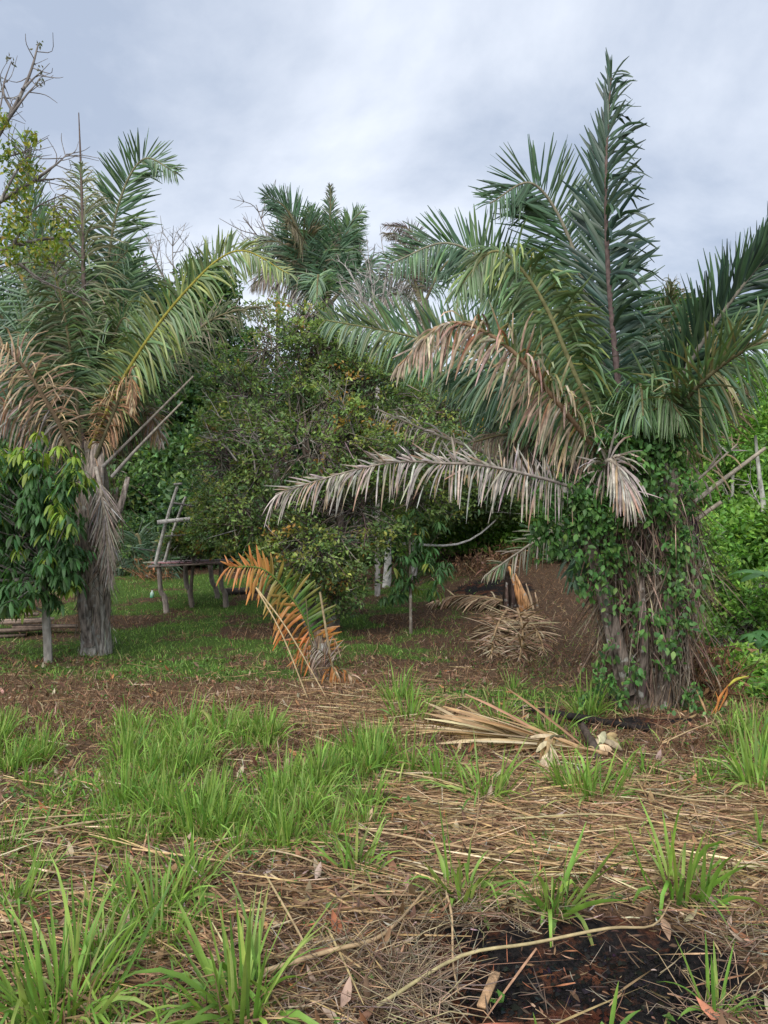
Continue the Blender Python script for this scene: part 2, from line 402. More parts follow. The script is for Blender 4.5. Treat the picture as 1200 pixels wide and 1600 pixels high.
# ------------------------------------------------------------------ palm fronds
LPROF = ([0, .12, .35, .75, 1], [.45, .9, 1, .82, .22])
def frond(parent, pts, facing=A(0, -1, .25), n=70, L=.5, W=.035, a0=76, a1=40, up_d=.12, dn_d=.8, upL=1.0, lv=.10, clump=4.5, wild=0, pal=(G_PALM,), wts=None, tip=None,
          pet=.22, jitter=.12, miss=.04, rach=(.03, .007), rcol=A(.13, .12, .07), single=False, label=None, lenp=None, K=4, coljit=.16, cfun=None, vee=.12, name='frond', sided=(1, 1)):
    if not single and n > 24: n = int(n * 2.3); W = W * .76
    c = spline(pts, 36); seg = np.linalg.norm(np.diff(c, axis=0), axis=1); t = np.concatenate([[0], np.cumsum(seg)]); t /= t[-1]
    mb = MB(); tube(mb, c, np.array(rach), np.array(rach) * .8, up=facing, sides=6, C=rcol, C2=rcol * A(1.1, 1.05, .9), cap=True)
    fr = reg(mb.build(name, M_dry, parent), parent)
    if label: fr['label'] = label
    if n == 0: return fr
    s = np.sort(np.linspace(pet, .995, n)[:, None].repeat(2, 1).ravel() + RNG.normal(size=2 * n) * .25 * (1 - pet) / n); s = np.clip(s, pet, .998)
    sd_ = np.tile([1, -1], n)[:2 * n]
    keep = RNG.random(2 * n) > miss
    keep &= np.where(sd_ > 0, RNG.random(2 * n) < sided[0], RNG.random(2 * n) < sided[1])
    s, sd_ = s[keep], sd_[keep]; m = len(s)
    pos = np.stack([np.interp(s, t, c[:, k]) for k in range(3)], 1)
    Tg = nz(np.gradient(c, axis=0)); T = nz(np.stack([np.interp(s, t, Tg[:, k]) for k in range(3)], 1))
    U = np.broadcast_to(nz(facing), (m, 3)); U = nz(U - T * (U * T).sum(-1, keepdims=True)); S = np.cross(T, U)
    u = (s - pet) / (1 - pet)
    ang = np.radians(a0 + (a1 - a0) * u ** .8 + RNG.normal(size=m) * 5 + np.where(sd_ > 0, np.interp(u, np.linspace(0, 1, 17), RNG.normal(size=17) * clump), np.interp(u, np.linspace(0, 1, 17), RNG.normal(size=17) * clump)))
    d = T * np.cos(ang)[:, None] + S * (sd_ * np.sin(ang))[:, None] + U * (vee + RNG.normal(size=m) * .12)[:, None]
    d = nz(d + RNG.normal(size=(m, 3)) * jitter)
    lp = np.interp(u, [0, .12, .4, .75, 1], [.55, .85, 1, .72, .28]) if lenp is None else np.interp(u, lenp[0], lenp[1])
    LL = L * lp * np.clip(1 + RNG.normal(size=m) * lv, .25, 1.5) * np.where(d[:, 2] > .05, upL, 1)
    WW = W * np.interp(u, [0, .3, .8, 1], [.7, 1, .8, .5]) * (1 + RNG.normal(size=m) * .12)
    dr = np.where(d[:, 2] > 0.1, up_d, dn_d) * (1 + RNG.normal(size=m) * .35); dr = np.maximum(dr * (1 + np.interp(u, np.linspace(0, 1, 13), RNG.normal(size=13) * .3)), 0)
    if wild:
        wm = (sd_ == (1 if wild > 0 else -1)); d[wm] = nz(d[wm] + RNG.normal(size=(int(wm.sum()), 3)) * .28 + S[wm] * sd_[wm][:, None] * .35); dr[wm] += RNG.random(int(wm.sum())) * .9
    if cfun is not None: C, C2 = cfun(u, sd_, m)
    else:
        C = jit(pick(pal, wts if wts else np.ones(len(pal)), m), m, coljit)
        C2 = C if tip is None else jit(tip, m, .15)
    side = np.cross(d, U); side = nz(side + RNG.normal(size=(m, 3)) * .18); side2 = nz(side + RNG.normal(size=(m, 3)) * .45)
    if single:
        for i in range(m):
            q = MB(); sl = slice(i, i + 1)
            strips(q, pos[sl], d[sl], side[sl], LL[sl], WW[sl], dr[sl], K, C[sl], C2[sl], fold=.35, side2=side2[sl], prof=LPROF)
            q.build('leaflet', M_palm if cfun is None or not single == 'dry' else M_dry, fr)
    else:
        q = MB(); strips(q, pos, d, side, LL, WW, dr, K, C, C2, fold=.35, side2=side2, prof=LPROF)
        dryish = C.mean(0)[0] > C.mean(0)[1] * .98
        tag(q.build('leaflets', M_dry if dryish else M_palm, fr), kind='stuff')
    return fr

def leaf_base(parent, p0, p1, bow, w0=.09, w1=.035, C=A(.22, .18, .15), out=A(0, -1, 0), th=.4):
    mid = (p0 + p1) / 2 + bow
    mb = MB(); pts = spline([p0, mid, p1], 12)
    tube(mb, pts, np.array([w0, w0 * .8, w1]), np.array([w0 * th, w0 * th, w1 * th]), up=out, sides=7, C=C * .8, C2=C * 1.15, rough=.18, seed=int(RNG.integers(99)))
    return mb.build('leaf_base', M_palmbark, parent)

def fibre_mass(parent, zlo, zhi, rad, n, pal, axis, name='hanging_fibres', rspread=.12, ln=(.25, .8)):
    z = zlo + (zhi - zlo) * RNG.random(n); th = RNG.random(n) * 2 * math.pi
    r = np.interp(z, [zlo, zhi], rad) + RNG.random(n) * rspread
    ax = np.stack([np.interp(z, axis[:, 2], axis[:, 0]), np.interp(z, axis[:, 2], axis[:, 1])], 1)
    o = np.stack([np.cos(th), np.sin(th), np.zeros(n)], 1)
    p = np.stack([ax[:, 0], ax[:, 1], z], 1) + o * r[:, None]
    d = nz(A(0, 0, -1) + RNG.normal(size=(n, 3)) * .42 + o * .03)
    L = ln[0] + (ln[1] - ln[0]) * RNG.random(n) ** 1.5; L = np.minimum(L, np.maximum(p[:, 2] - ground_z(p[:, 0], p[:, 1]) + .05, .1))
    q = MB(); strips(q, p, d, nz(np.cross(o, d) + RNG.normal(size=(n, 3)) * .4), L, .004 + .012 * RNG.random(n) ** 2, .3, 4, jit(pick(pal, np.ones(len(pal)), n), n, .25), side2=rdir(n))
    return tag(q.build(name, M_dry, parent), kind='stuff')

# ------------------------------------------------------------------ RIGHT PALM
WILD = 1
def right_palm():
    D = 7.3
    base = on_ground(1008, 1098); D = base[1]
    root = empty('palm_tree', base)
    tag(root, 'large palm on the right with a tall upright frond and vine covered trunk', 'palm tree')
    q = lambda x, y, dz=0.0: P(x, y, D + dz)
    crown = q(985, 700)
    ax = np.array([base - A(0, 0, .1), q(1015, 1000), q(1005, 880), q(990, 760), crown])
    tr = MB(); tube(tr, spline(ax, 40), np.array([.30, .25, .27, .28, .16]), sides=28, C=A(.12, .095, .078), C2=A(.11, .085, .07), rough=.28, flute=.2, nfl=9)
    tr.build('trunk', M_palmbark, root)
    # old leaf bases clasping the trunk, flaring upwards
    for i in range(26):
        th = i * 2.4 + RNG.normal() * .2; f = (i % 13) / 13
        o = A(math.cos(th), math.sin(th), 0)
        zb = base[2] - .05 + 1.55 * f; zt = zb + .75 + .35 * RNG.random()
        cx = np.interp(zb, ax[:, 2], ax[:, 0]); cx2 = np.interp(zt, ax[:, 2], ax[:, 0])
        leaf_base(root, A(cx, D, zb) + o * .24, A(cx2, D, zt) + o * (.36 + .22 * f), o * .03, .085, .045, A(.21, .175, .15) * (1 + .2 * RNG.normal()), out=o)
    # the three upright split leaf bases that show pale at the foot
    for (x0, y0, x1, y1, w) in ((985, 1085, 925, 850, .085), (1035, 1095, 1045, 930, .08), (1005, 1100, 1000, 900, .06), (968, 1060, 905, 800, .06)):
        leaf_base(root, q(x0, y0, -.30), q(x1, y1, -.42), A(0, -.06, 0), w * .8, .04, A(.165, .135, .115))
    leaf_base(root, q(1074, 1005, -.05), q(1043, 822, -.2), A(.11, -.03, .12), .075, .05, A(.33, .27, .22), th=.55)
    fibre_mass(root, base[2] + .15, base[2] + 2.0, [.17, .44], 4200, [A(.13, .09, .065), A(.21, .15, .11), A(.075, .055, .042), A(.29, .23, .175)], ax)
    greens = (G_PALM, G_DARK, G_MID)
    # tall upright frond: leaflets one by one
    frond(root, [q(978, 715), q(966, 600), q(950, 420), q(947, 260), q(955, 112, .1)], facing=A(-.62, -.78, .05), n=140, L=.53, W=.038, a0=50, a1=12, up_d=.05, dn_d=.35,
          pal=(A(.032, .066, .052), A(.044, .084, .06), A(.055, .095, .058)), pet=.10, jitter=.055, wild=WILD, lv=.14, miss=.02, rach=(.042, .008), rcol=A(.115, .085, .085), single=True, label='tall upright dark green frond', lenp=([0, .15, .5, .85, 1], [.85, 1, .95, .6, .35]))
    frond(root, [q(972, 720), q(930, 520, .3), q(888, 370, .5), q(832, 287, .4), q(765, 318, .2)], n=84, L=.74, W=.040, a0=80, a1=44, up_d=.06, dn_d=.25,
          pal=(G_PALM, G_DARK, A(.05, .10, .04)), pet=.12, rcol=A(.2, .19, .15), rach=(.036, .006), label='green frond arching left at the top', facing=A(.1, -1, .1))
    frond(root, [q(965, 725, -.2), q(905, 600, -.5), q(842, 460, -.7), q(775, 392, -.8), q(712, 455, -.9)], n=84, L=.60, W=.036, a0=80, a1=42, up_d=.9, dn_d=1.3, upL=.8,
          pal=(G_MID, G_YEL, A(.09, .14, .05)), wts=(3, 1, 3), pet=.12, rcol=A(.2, .2, .10))
    frond(root, [q(965, 715, .3), q(880, 560, .6), q(780, 430, .7), q(700, 380, .6), q(610, 412, .4)], n=84, L=.66, W=.038, a0=80, a1=42, up_d=.08, dn_d=1.0, upL=.85,
          pal=greens, pet=.15, rcol=A(.22, .22, .18))
    # browning frond
    def brown(u, sd, m):
        up = sd > 0
        C = jit(pick([A(.30, .235, .17), A(.22, .165, .12), A(.37, .305, .235)], [2, 2, 2], m), m, .22)
        gr = (RNG.random(m) < np.where(up, .75, .22)) & (u > .10) & (u < .85)
        C[gr] = jit(pick([A(.09, .13, .04), A(.20, .19, .05), A(.26, .10, .05)], [3, 2, 1], int(gr.sum())), int(gr.sum()), .2)
        return C, jit(A(.37, .29, .215), m, .25)
    frond(root, [q(958, 740, -.3), q(880, 640, -.8), q(790, 540, -1.1), q(700, 505, -1.2), q(622, 572, -1.3)], n=62, L=.48, W=.030, a0=76, a1=30, up_d=1.1, dn_d=1.7, upL=.75, lv=.2, cfun=brown, pet=.10, rcol=A(.25, .17, .11), jitter=.2, label='browning dry frond drooping left')
    frond(root, [q(960, 715, .2), q(870, 640, .2), q(760, 565, .2), q(640, 525, .1), q(508, 500, 0)], n=96, L=.56, W=.034, a0=78, a1=40, up_d=.10, dn_d=.9, pal=(G_PALM, G_DARK, G_MID, A(.12, .15, .06)), pet=.08, rcol=A(.16, .17, .09))
    frond(root, [q(968, 725, .6), q(880, 690, .9), q(790, 620, 1.1), q(700, 600, 1.0)], n=76, L=.72, W=.036, a0=74, a1=36, up_d=.5, dn_d=1.6, pal=(G_DARK, G_PALM), pet=.05)
    frond(root, [q(968, 720, .9), q(905, 590, 1.2), q(850, 470, 1.4), q(800, 430, 1.4)], n=70, L=.75, W=.038, a0=74, a1=36, up_d=.3, dn_d=.9, pal=(G_DARK, G_PALM), pet=.06)
    frond(root, [q(965, 725, .5), q(925, 650, .5), q(870, 610, .4), q(815, 640, .3)], n=60, L=.70, W=.036, a0=76, a1=40, up_d=.6, dn_d=2.2, pal=(G_DARK, G_PALM, G_MID), pet=.05)
    # right hand side
    frond(root, [q(990, 715), q(1050, 610, -.2), q(1110, 515, -.4), q(1165, 440, -.5), q(1250, 330, -.6)], n=84, L=.56, W=.040, a0=60, a1=26, up_d=.06, dn_d=.6, pal=(A(.03, .06, .045), G_PALM, G_DARK), pet=.18, rcol=A(.2, .19, .17), rach=(.04, .008), facing=A(.2, -1, -.15), label='green frond rising to the right edge')
    frond(root, [q(992, 720), q(1050, 650, -.5), q(1110, 585, -.9), q(1190, 535, -1.2), q(1290, 520, -1.3)], n=80, L=.55, W=.030, a0=66, a1=30, up_d=.35, dn_d=1.3, pal=(G_MID, A(.10, .15, .06), G_PALM, A(.20, .19, .09)), pet=.10, jitter=.28)
    frond(root, [q(990, 715, .5), q(1020, 600, .6), q(1040, 500, .6), q(1050, 440, .5)], n=66, L=.5, W=.026, a0=60, a1=18, up_d=.5, dn_d=1.4, pal=(A(.09, .13, .06), G_PALM, A(.24, .22, .14)), pet=.05, jitter=.3, tip=A(.28, .25, .17))
    frond(root, [q(990, 725, -.3), q(1010, 640, -.5), q(1030, 610, -.6), q(1065, 650, -.8)], n=46, L=.55, W=.026, a0=70, a1=36, up_d=.7, dn_d=2.2, pal=(G_MID, A(.10, .16, .06)), pet=.05, jitter=.25)
    frond(root, [q(985, 720, -.3), q(985, 640, -.5), q(1000, 600, -.6), q(1005, 650, -.8)], n=40, L=.55, W=.026, a0=70, a1=36, up_d=.7, dn_d=2.2, pal=(G_MID, G_PALM), pet=.05, jitter=.2)
    frond(root, [q(1000, 725, .2), q(1075, 700, .2), q(1130, 640, 0), q(1170, 600, -.1)], n=30, L=.4, W=.02, a0=66, a1=30, up_d=.8, dn_d=2.0, pal=(A(.3, .22, .15), A(.18, .13, .09)), pet=.3, jitter=.3, miss=.4)
    # grey dead frond, arching flat to the left
    def greyc(u, sd, m):
        C = jit(pick([GREYD, A(.25, .225, .205), A(.38, .35, .32), A(.30, .21, .145)], [4, 3, 3, 1], m), m, .15); return C, jit(pick([A(.39, .36, .33), A(.33, .22, .15)], [4, 1], m), m, .2)
    frond(root, [q(935, 775, -.3), q(850, 748, -.9), q(755, 727, -1.2), q(700, 724, -1.3), q(620, 722, -1.45), q(540, 738, -1.6), q(430, 772, -1.7)], n=76, L=.31, W=.022, a0=70, a1=12, lv=.28, clump=14, up_d=.12, dn_d=1.9, cfun=greyc, upL=.55, pet=.12, rcol=A(.27, .24, .22), rach=(.016, .004), jitter=.2, miss=.2, lenp=([0, .2, .5, .8, 1], [.7, 1, 1, .75, .6]), label='grey dead frond stretched flat to the left')
    frond(root, [q(935, 765, .4), q(860, 750, .6), q(770, 712, .7), q(680, 678, .7), q(590, 640, .6)], n=34, L=.34, W=.022, a0=60, a1=24, up_d=.6, dn_d=1.9, cfun=greyc, pet=.2, rcol=A(.28, .26, .24), miss=.35, jitter=.25)
    frond(root, [q(945, 745, .3), q(880, 710, .4), q(800, 680, .4), q(740, 690, .3)], n=40, L=.36, W=.022, a0=70, a1=30, up_d=.9, dn_d=2.2, pal=(A(.2, .16, .12), A(.13, .10, .08)), pet=.2, miss=.2, jitter=.25)
    frond(root, [q(955, 760, -.45), q(945, 727, -.62), q(960, 722, -.72), q(985, 775, -.8)], n=34, L=.36, W=.028, a0=62, a1=20, up_d=.5, dn_d=1.3, cfun=greyc, pet=.25, rcol=A(.34, .31, .28), jitter=.3, lenp=([0, .5, 1], [.9, 1, .7]), label='short white dead frond hanging in front of the trunk')
    # stripped frond stalks to the right and the low fronds to the left
    for k, (pp, rr) in enumerate((([(1050, 815), (1110, 765), (1196, 700)], (.026, .016)), ([(1055, 850), (1085, 815), (1127, 784)], (.024, .018)), ([(1045, 790), (1090, 750), (1152, 694)], (.016, .008)))):
        frond(root, [q(x, y, -.05 * j - .1) for j, (x, y) in enumerate(pp)], n=10 if k == 2 else 0, L=.28, W=.02, rach=rr, rcol=A(.36, .33, .30), pal=(TAN, GREYD), dn_d=1.2, jitter=.4, pet=.3, name='frond_stalk')
    frond(root, [q(975, 850, .1), q(935, 845, 0), q(905, 870, -.1), q(895, 910, -.2)], n=24, L=.4, W=.035, a0=66, a1=40, up_d=.9, dn_d=1.8, pal=(G_DARK, G_PALM), pet=.15)
    frond(root, [q(970, 810, .4), q(905, 825, .5), q(850, 838, .5), q(757, 900, .4)], n=26, L=.30, W=.02, a0=60, a1=24, up_d=.2, dn_d=1.6, pal=(G_MID, G_PALM, A(.3, .27, .22)), pet=.2, miss=.25, rcol=A(.3, .28, .26))
    sp = MB(); pts = spline([q(1074, 800, -.15), q(1083, 820, -.2), q(1091, 855, -.22)], 8)
    tube(sp, pts, np.array([.02, .065, .012]), np.array([.012, .03, .006]), sides=8, C=A(.035, .022, .03)); sp.build('seed_pod_sheath', M_palmbark, root)
    return root, base, ax, q
RP, rbase, rax, rq = right_palm()

# climbing vine on the right palm
def vine():
    root = empty('climbing_vine', rbase + A(-.05, -.34, 0))
    tag(root, 'leafy green vine climbing over the trunk of the large right palm', 'vine')
    m = MB(); n = 70
    for i in range(n):
        th = -math.pi / 2 + RNG.normal() * 1.1; z0 = rbase[2] + RNG.random() * .4; z1 = rbase[2] + 1.3 + RNG.random() * 1.0
        pts = []
        for f in np.linspace(0, 1, 7):
            z = z0 + (z1 - z0) * f; r = .34 + .18 * f + .03 * RNG.normal(); a = th + .25 * RNG.normal()
            pts.append(A(np.interp(z, rax[:, 2], rax[:, 0]) + math.cos(a) * r, rbase[1] + math.sin(a) * r, z))
        tube(m, spline(pts, 14), np.array([.007, .003]), sides=4, C=pick([A(.16, .12, .09), A(.24, .2, .16)], [1, 1], 1)[0], cap=False)
    m.build('vine_stems', M_bark, root)
    blobs = [(990, 690, 75, 45, 260), (1035, 740, 50, 60, 200), (905, 770, 55, 50, 260), (870, 800, 45, 60, 180), (930, 815, 60, 40, 200), (1055, 845, 30, 60, 150), (985, 860, 70, 60, 90), (1060, 910, 30, 60, 90), (930, 900, 40, 60, 70), (1000, 960, 70, 70, 60), (990, 780, 70, 50, 160), (1020, 1040, 40, 40, 30), (1050, 980, 30, 40, 60), (1090, 1080, 30, 30, 50), (950, 1080, 30, 40, 60), (870, 850, 30, 40, 60)]
    lm = MB()
    for (x, y, rx, ry, n) in blobs:
        n = int(n * 2.6)
        nc = max(6, n // 14); cc_ = RNG.normal(size=(nc, 3)) * .55; a = cc_[RNG.integers(0, nc, n)] + RNG.normal(size=(n, 3)) * .16
        c = np.array([P(x + a[i, 0] * rx, y + a[i, 1] * ry, rbase[1] - .50 - .14 * a[i, 2] - .1 * (y < 830)) for i in range(n)])
        d = nz(rdir(n) * .9 + A(0, -.3, -.5)); L = .035 + .045 * RNG.random(n) ** 1.5
        C = jit(pick([A(.07, .16, .045), A(.10, .22, .055), A(.05, .11, .04), A(.16, .26, .07)], [3, 3, 2, 1], n), n, .2)
        nr = nz(A(0, -.5, .6) + RNG.normal(size=(n, 3)) * .8); sv = nz(np.cross(d, nr))
        strips(lm, c, d, sv, L, L * .62, .3, 3, C, prof=([0, .25, .6, 1], [.35, 1, .75, .03]), fold=.25)
    tag(lm.build('vine_leaves', M_leaf, root), kind='stuff')
vine()

# ------------------------------------------------------------------ LEFT PALM
def left_palm():
    base = on_ground(150, 1022); D = base[1]
    root = empty('palm_tree', base); tag(root, 'palm on the left with a bare grey trunk and a dead frond hanging down it', 'palm tree')
    q = lambda x, y, dz=0.0: P(x, y, D + dz)
    ax = np.array([base - A(0, 0, .1), q(148, 940), q(148, 840), q(145, 750), q(138, 690)])
    tr = MB(); tube(tr, spline(ax, 36), np.array([.15, .125, .13, .14, .09]), sides=36, C=A(.33, .31, .28), C2=A(.21, .175, .14), rough=.24, flute=.38, nfl=7)
    tr.build('trunk', M_palmbark, root)
    for i in range(20):
        th = i * 2.4; f = (i % 10) / 10; o = A(math.cos(th), math.sin(th), 0)
        zb = base[2] + .1 + 1.5 * f; zt = zb + .8 + .3 * RNG.random()
        leaf_base(root, A(base[0], D, zb) + o * .115, A(base[0] - .03, D, zt) + o * (.18 + .14 * f), o * .03, .07, .035, A(.24, .20, .17) * (1 + .15 * RNG.normal()), out=o)
    for (x0, y0, x1, y1, w) in ((130, 880, 150, 690, .08), (160, 830, 158, 690, .07), (140, 1010, 125, 900, .08)):
        leaf_base(root, q(x0, y0, -.20), q(x1, y1, -.28), A(0, -.06, 0), w, .045, A(.27, .23, .20))
    leaf_base(root, q(170, 830, -.2), q(200, 745, -.25), A(.05, -.05, 0), .06, .03, A(.2, .17, .15))
    fibre_mass(root, base[2] + 1.3, base[2] + 2.7, [.24, .30], 500, [A(.2, .14, .1), A(.28, .21, .16), A(.14, .1, .08)], ax, ln=(.2, .7))
    gr = (G_PALM, G_DARK, G_MID); lt = (A(.09, .13, .06), G_MID, A(.16, .17, .09))
    frond(root, [q(128, 700, -.1), q(131, 560, -.2), q(130, 400, -.2), q(127, 280, -.1), q(123, 176, 0)], facing=A(.3, -1, .1), n=80, L=.62, W=.03, a0=58, a1=24, up_d=.55, dn_d=1.2, pal=lt, tip=A(.22, .2, .12), pet=.20, rach=(.045, .006), rcol=A(.11, .085, .08), lenp=([0, .2, .6, .78, .8, 1], [.9, 1, .75, .3, .0, .0]), jitter=.2, label='tall spear frond with drooping pale leaflets')
    frond(root, [q(134, 700), q(158, 520, .2), q(180, 340, .3), q(222, 250, .2), q(278, 272, 0)], n=76, L=.62, W=.042, a0=74, a1=40, up_d=.08, dn_d=.5, pal=(G_PALM, A(.05, .10, .045), G_MID), pet=.2, rcol=A(.17, .17, .11), facing=A(.1, -1, .0), label='green frond arching right at the top')
    frond(root, [q(140, 700, -.2), q(205, 570, -.5), q(290, 455, -.7), q(370, 392, -.8), q(452, 428, -.9)], n=84, L=.60, W=.040, a0=78, a1=40, up_d=.3, dn_d=1.0, upL=.72, pal=(A(.12, .17, .06), G_MID, G_YEL), wts=(3, 2, 2), pet=.12, rcol=A(.26, .24, .05), label='yellow green frond reaching right over the bush')
    frond(root, [q(142, 705, .3), q(240, 590, .5), q(330, 500, .6), q(420, 478, .6)], n=64, L=.55, W=.026, a0=66, a1=28, up_d=.5, dn_d=1.6, pal=(A(.12, .13, .08), A(.2, .18, .13), A(.08, .1, .06)), pet=.15, jitter=.25)
    frond(root, [q(124, 700, .3), q(88, 520, .5), q(52, 360, .6), q(38, 215, .5)], facing=A(-.2, -1, .1), n=76, L=.68, W=.036, a0=62, a1=22, up_d=.2, dn_d=.7, pal=(G_PALM, G_MID, A(.12, .15, .08)), pet=.15)
    frond(root, [q(122, 700), q(70, 520, .1), q(10, 400, .2), q(-70, 380, .2), q(-140, 430, .2)], n=80, L=.72, W=.038, a0=78, a1=40, up_d=.2, dn_d=1.0, pal=gr, pet=.12)
    frond(root, [q(130, 705, .5), q(95, 540, .9), q(90, 400, 1.0), q(60, 330, 1.0)], n=70, L=.8, W=.038, a0=72, a1=34, up_d=.4, dn_d=1.2, pal=(G_DARK, G_PALM), pet=.1)
    frond(root, [q(135, 705, .5), q(170, 540, .8), q(205, 430, 1.0), q(250, 470, 1.0)], n=76, L=.85, W=.04, a0=72, a1=34, up_d=.4, dn_d=1.3, pal=gr, pet=.1)
    frond(root, [q(138, 705, .1), q(180, 600, .0), q(225, 520, 0), q(262, 560, 0)], n=70, L=.75, W=.034, a0=74, a1=38, up_d=.5, dn_d=2.0, pal=(G_MID, G_PALM, A(.12, .16, .06)), pet=.1)
    frond(root, [q(122, 705, .1), q(75, 600, .0), q(30, 520, 0), q(-10, 560, 0)], n=70, L=.8, W=.036, a0=74, a1=38, up_d=.5, dn_d=1.9, pal=(G_DARK, G_PALM, G_MID), pet=.1)
    frond(root, [q(128, 705, .0), q(105, 610, -.2), q(95, 520, -.3), q(75, 500, -.4)], n=60, L=.75, W=.034, a0=74, a1=40, up_d=.5, dn_d=1.8, pal=(G_MID, G_PALM), pet=.1)
    for pp, L_, pl in (([(130, 705, .3), (150, 560, .3), (165, 440, .2), (200, 390, .1)], .7, gr), ([(125, 705, .2), (50, 560, .6), (-30, 470, .7), (-110, 500, .7)], .8, gr), ([(128, 705, -.1), (112, 560, -.3), (85, 430, -.5), (40, 400, -.6)], .7, lt), ([(132, 705, .2), (160, 590, -.1), (190, 500, -.3), (215, 520, -.4)], .75, (G_PALM, G_MID, A(.12, .16, .06))), ([(120, 705, .5), (40, 600, .9), (-20, 570, 1), (-60, 620, 1)], .8, gr)):
        frond(root, [q(*p) for p in pp], n=70, L=L_, W=.036, up_d=.6, dn_d=1.6, pal=pl, pet=.1)
    dryp = (TAN, A(.28, .21, .15), A(.40, .28, .17), GREYD)
    frond(root, [q(118, 715, -.25), q(80, 640, -.5), q(20, 555, -.7), q(-60, 520, -.8)], n=42, L=.50, W=.030, a0=78, a1=40, up_d=.8, dn_d=2.1, lv=.2, pal=dryp, wts=(3, 2, 2, 1), pet=.10, rcol=A(.16, .12, .08), rach=(.04, .01), label='dry tan frond drooping to the left edge', jitter=.15)
    frond(root, [q(115, 715, -.1), q(60, 670, -.2), q(0, 630, -.3), q(-60, 640, -.3)], n=50, L=.5, W=.028, a0=78, a1=40, up_d=.8, dn_d=2.3, pal=(GREYD, A(.28, .24, .2), BROWN), pet=.1)
    frond(root, [q(150, 715, -.3), q(180, 640, -.5), q(203, 590, -.6), q(208, 640, -.7)], n=44, L=.36, W=.028, a0=70, a1=30, up_d=.9, dn_d=2.3, pal=(A(.34, .2, .11), BROWN, TAN), pet=.12, label='rusty brown short frond bent down')
    frond(root, [q(160, 715, .2), q(205, 660, .2), q(235, 650, .1), q(252, 690, 0)], n=50, L=.42, W=.026, a0=76, a1=36, up_d=.9, dn_d=2.3, pal=(GREYD, A(.32, .26, .2), A(.26, .17, .1)), pet=.2)
    fibre_mass(root, base[2] + .1, base[2] + 1.5, [.20, .18], 420, [A(.34, .31, .28), A(.24, .2, .17), A(.14, .11, .09)], ax, name='bark_fibres', rspread=.03, ln=(.1, .4))
    # dead frond hanging straight down the front of the trunk
    frond(root, [q(150, 730, -.40), q(158, 770, -.50), q(166, 830, -.52), q(170, 905, -.5)], facing=A(0, -1, 0), n=40, L=.42, W=.022, a0=38, a1=18, up_d=.3, dn_d=.5, pal=(GREYD, A(.36, .32, .28), A(.28, .24, .2)), pet=.15, rcol=A(.34, .3, .26), lenp=([0, .3, .7, 1], [.9, 1, .8, .5]), label='grey dead frond hanging down the trunk')
    for pp in ([(160, 730), (200, 690), (302, 588)], [(175, 745), (215, 700), (285, 628)]):
        frond(root, [q(x, y, -.3 - .1 * j) for j, (x, y) in enumerate(pp)], n=0, rach=(.028, .013), rcol=A(.27, .25, .24), name='frond_stalk')
left_palm()

# ------------------------------------------------------------------ far palms
def far_palm(px, py, D, spec, label, tr_=1.0):
    base = gpt((px - 600) / FPX * D, D)
    root = empty('palm_tree', base); tag(root, label, 'palm tree')
    q = lambda x, y, dz=0.0: P(x, y, D + dz)
    tr = MB(); tube(tr, spline([base - A(0, 0, .1), (base + q(px, py)) / 2 + A(.1, 0, 0), q(px, py)], 16), np.array([.26, .2, .2]) * tr_, sides=12, C=A(.16, .13, .11), rough=.2); tr.build('trunk', M_palmbark, root)
    for (pp, n, L, pal, ud, dd, W) in spec:
        frond(root, [q(*p) for p in pp], n=n, L=L * .82, W=W * .85, up_d=ud, dn_d=dd, pal=pal, pet=.15, a0=68, a1=26, rach=(.05, .012), K=3)
far_palm(508, 470, 17.5, [
    ([(508, 480), (480, 400), (450, 330), (415, 305, -.2)], 60, 1.0, (G_DARK, G_PALM), .1, .6, .06),
    ([(508, 480), (512, 400), (516, 340), (516, 290)], 60, .45, (A(.09, .11, .07), A(.15, .15, .1), G_PALM), .2, .5, .05),
    ([(510, 480), (530, 400), (548, 350), (565, 330)], 56, .8, (G_PALM, G_MID), .3, .8, .06),
    ([(508, 480), (495, 400), (490, 350), (480, 325)], 56, .8, (G_PALM, G_MID), .3, .8, .06),
    ([(505, 480), (490, 420), (478, 380), (450, 345, -1)], 60, .9, (A(.22, .19, .12), A(.14, .13, .08)), .3, 1.2, .05),
    ([(510, 480), (520, 410), (535, 370), (560, 380)], 60, 1.0, (G_PALM, A(.06, .12, .07)), .3, 1.2, .06),
    ([(505, 480), (470, 440), (430, 420), (395, 445)], 56, .9, (A(.2, .17, .14), GREYD * .7), .6, 1.9, .05),
    ([(505, 480), (475, 420), (440, 380), (400, 380)], 56, .9, (G_DARK, A(.1, .11, .07)), .3, 1.2, .06),
    ([(512, 480), (545, 440), (575, 420), (600, 450)], 56, .9, (G_DARK, G_PALM), .4, 1.4, .06),
    ([(508, 485, -.5), (500, 450, -1), (497, 430, -1), (495, 470, -1.4)], 40, .6, (G_MID, G_PALM), .6, 1.6, .06)],
    'distant palm rising behind the bush in the middle')
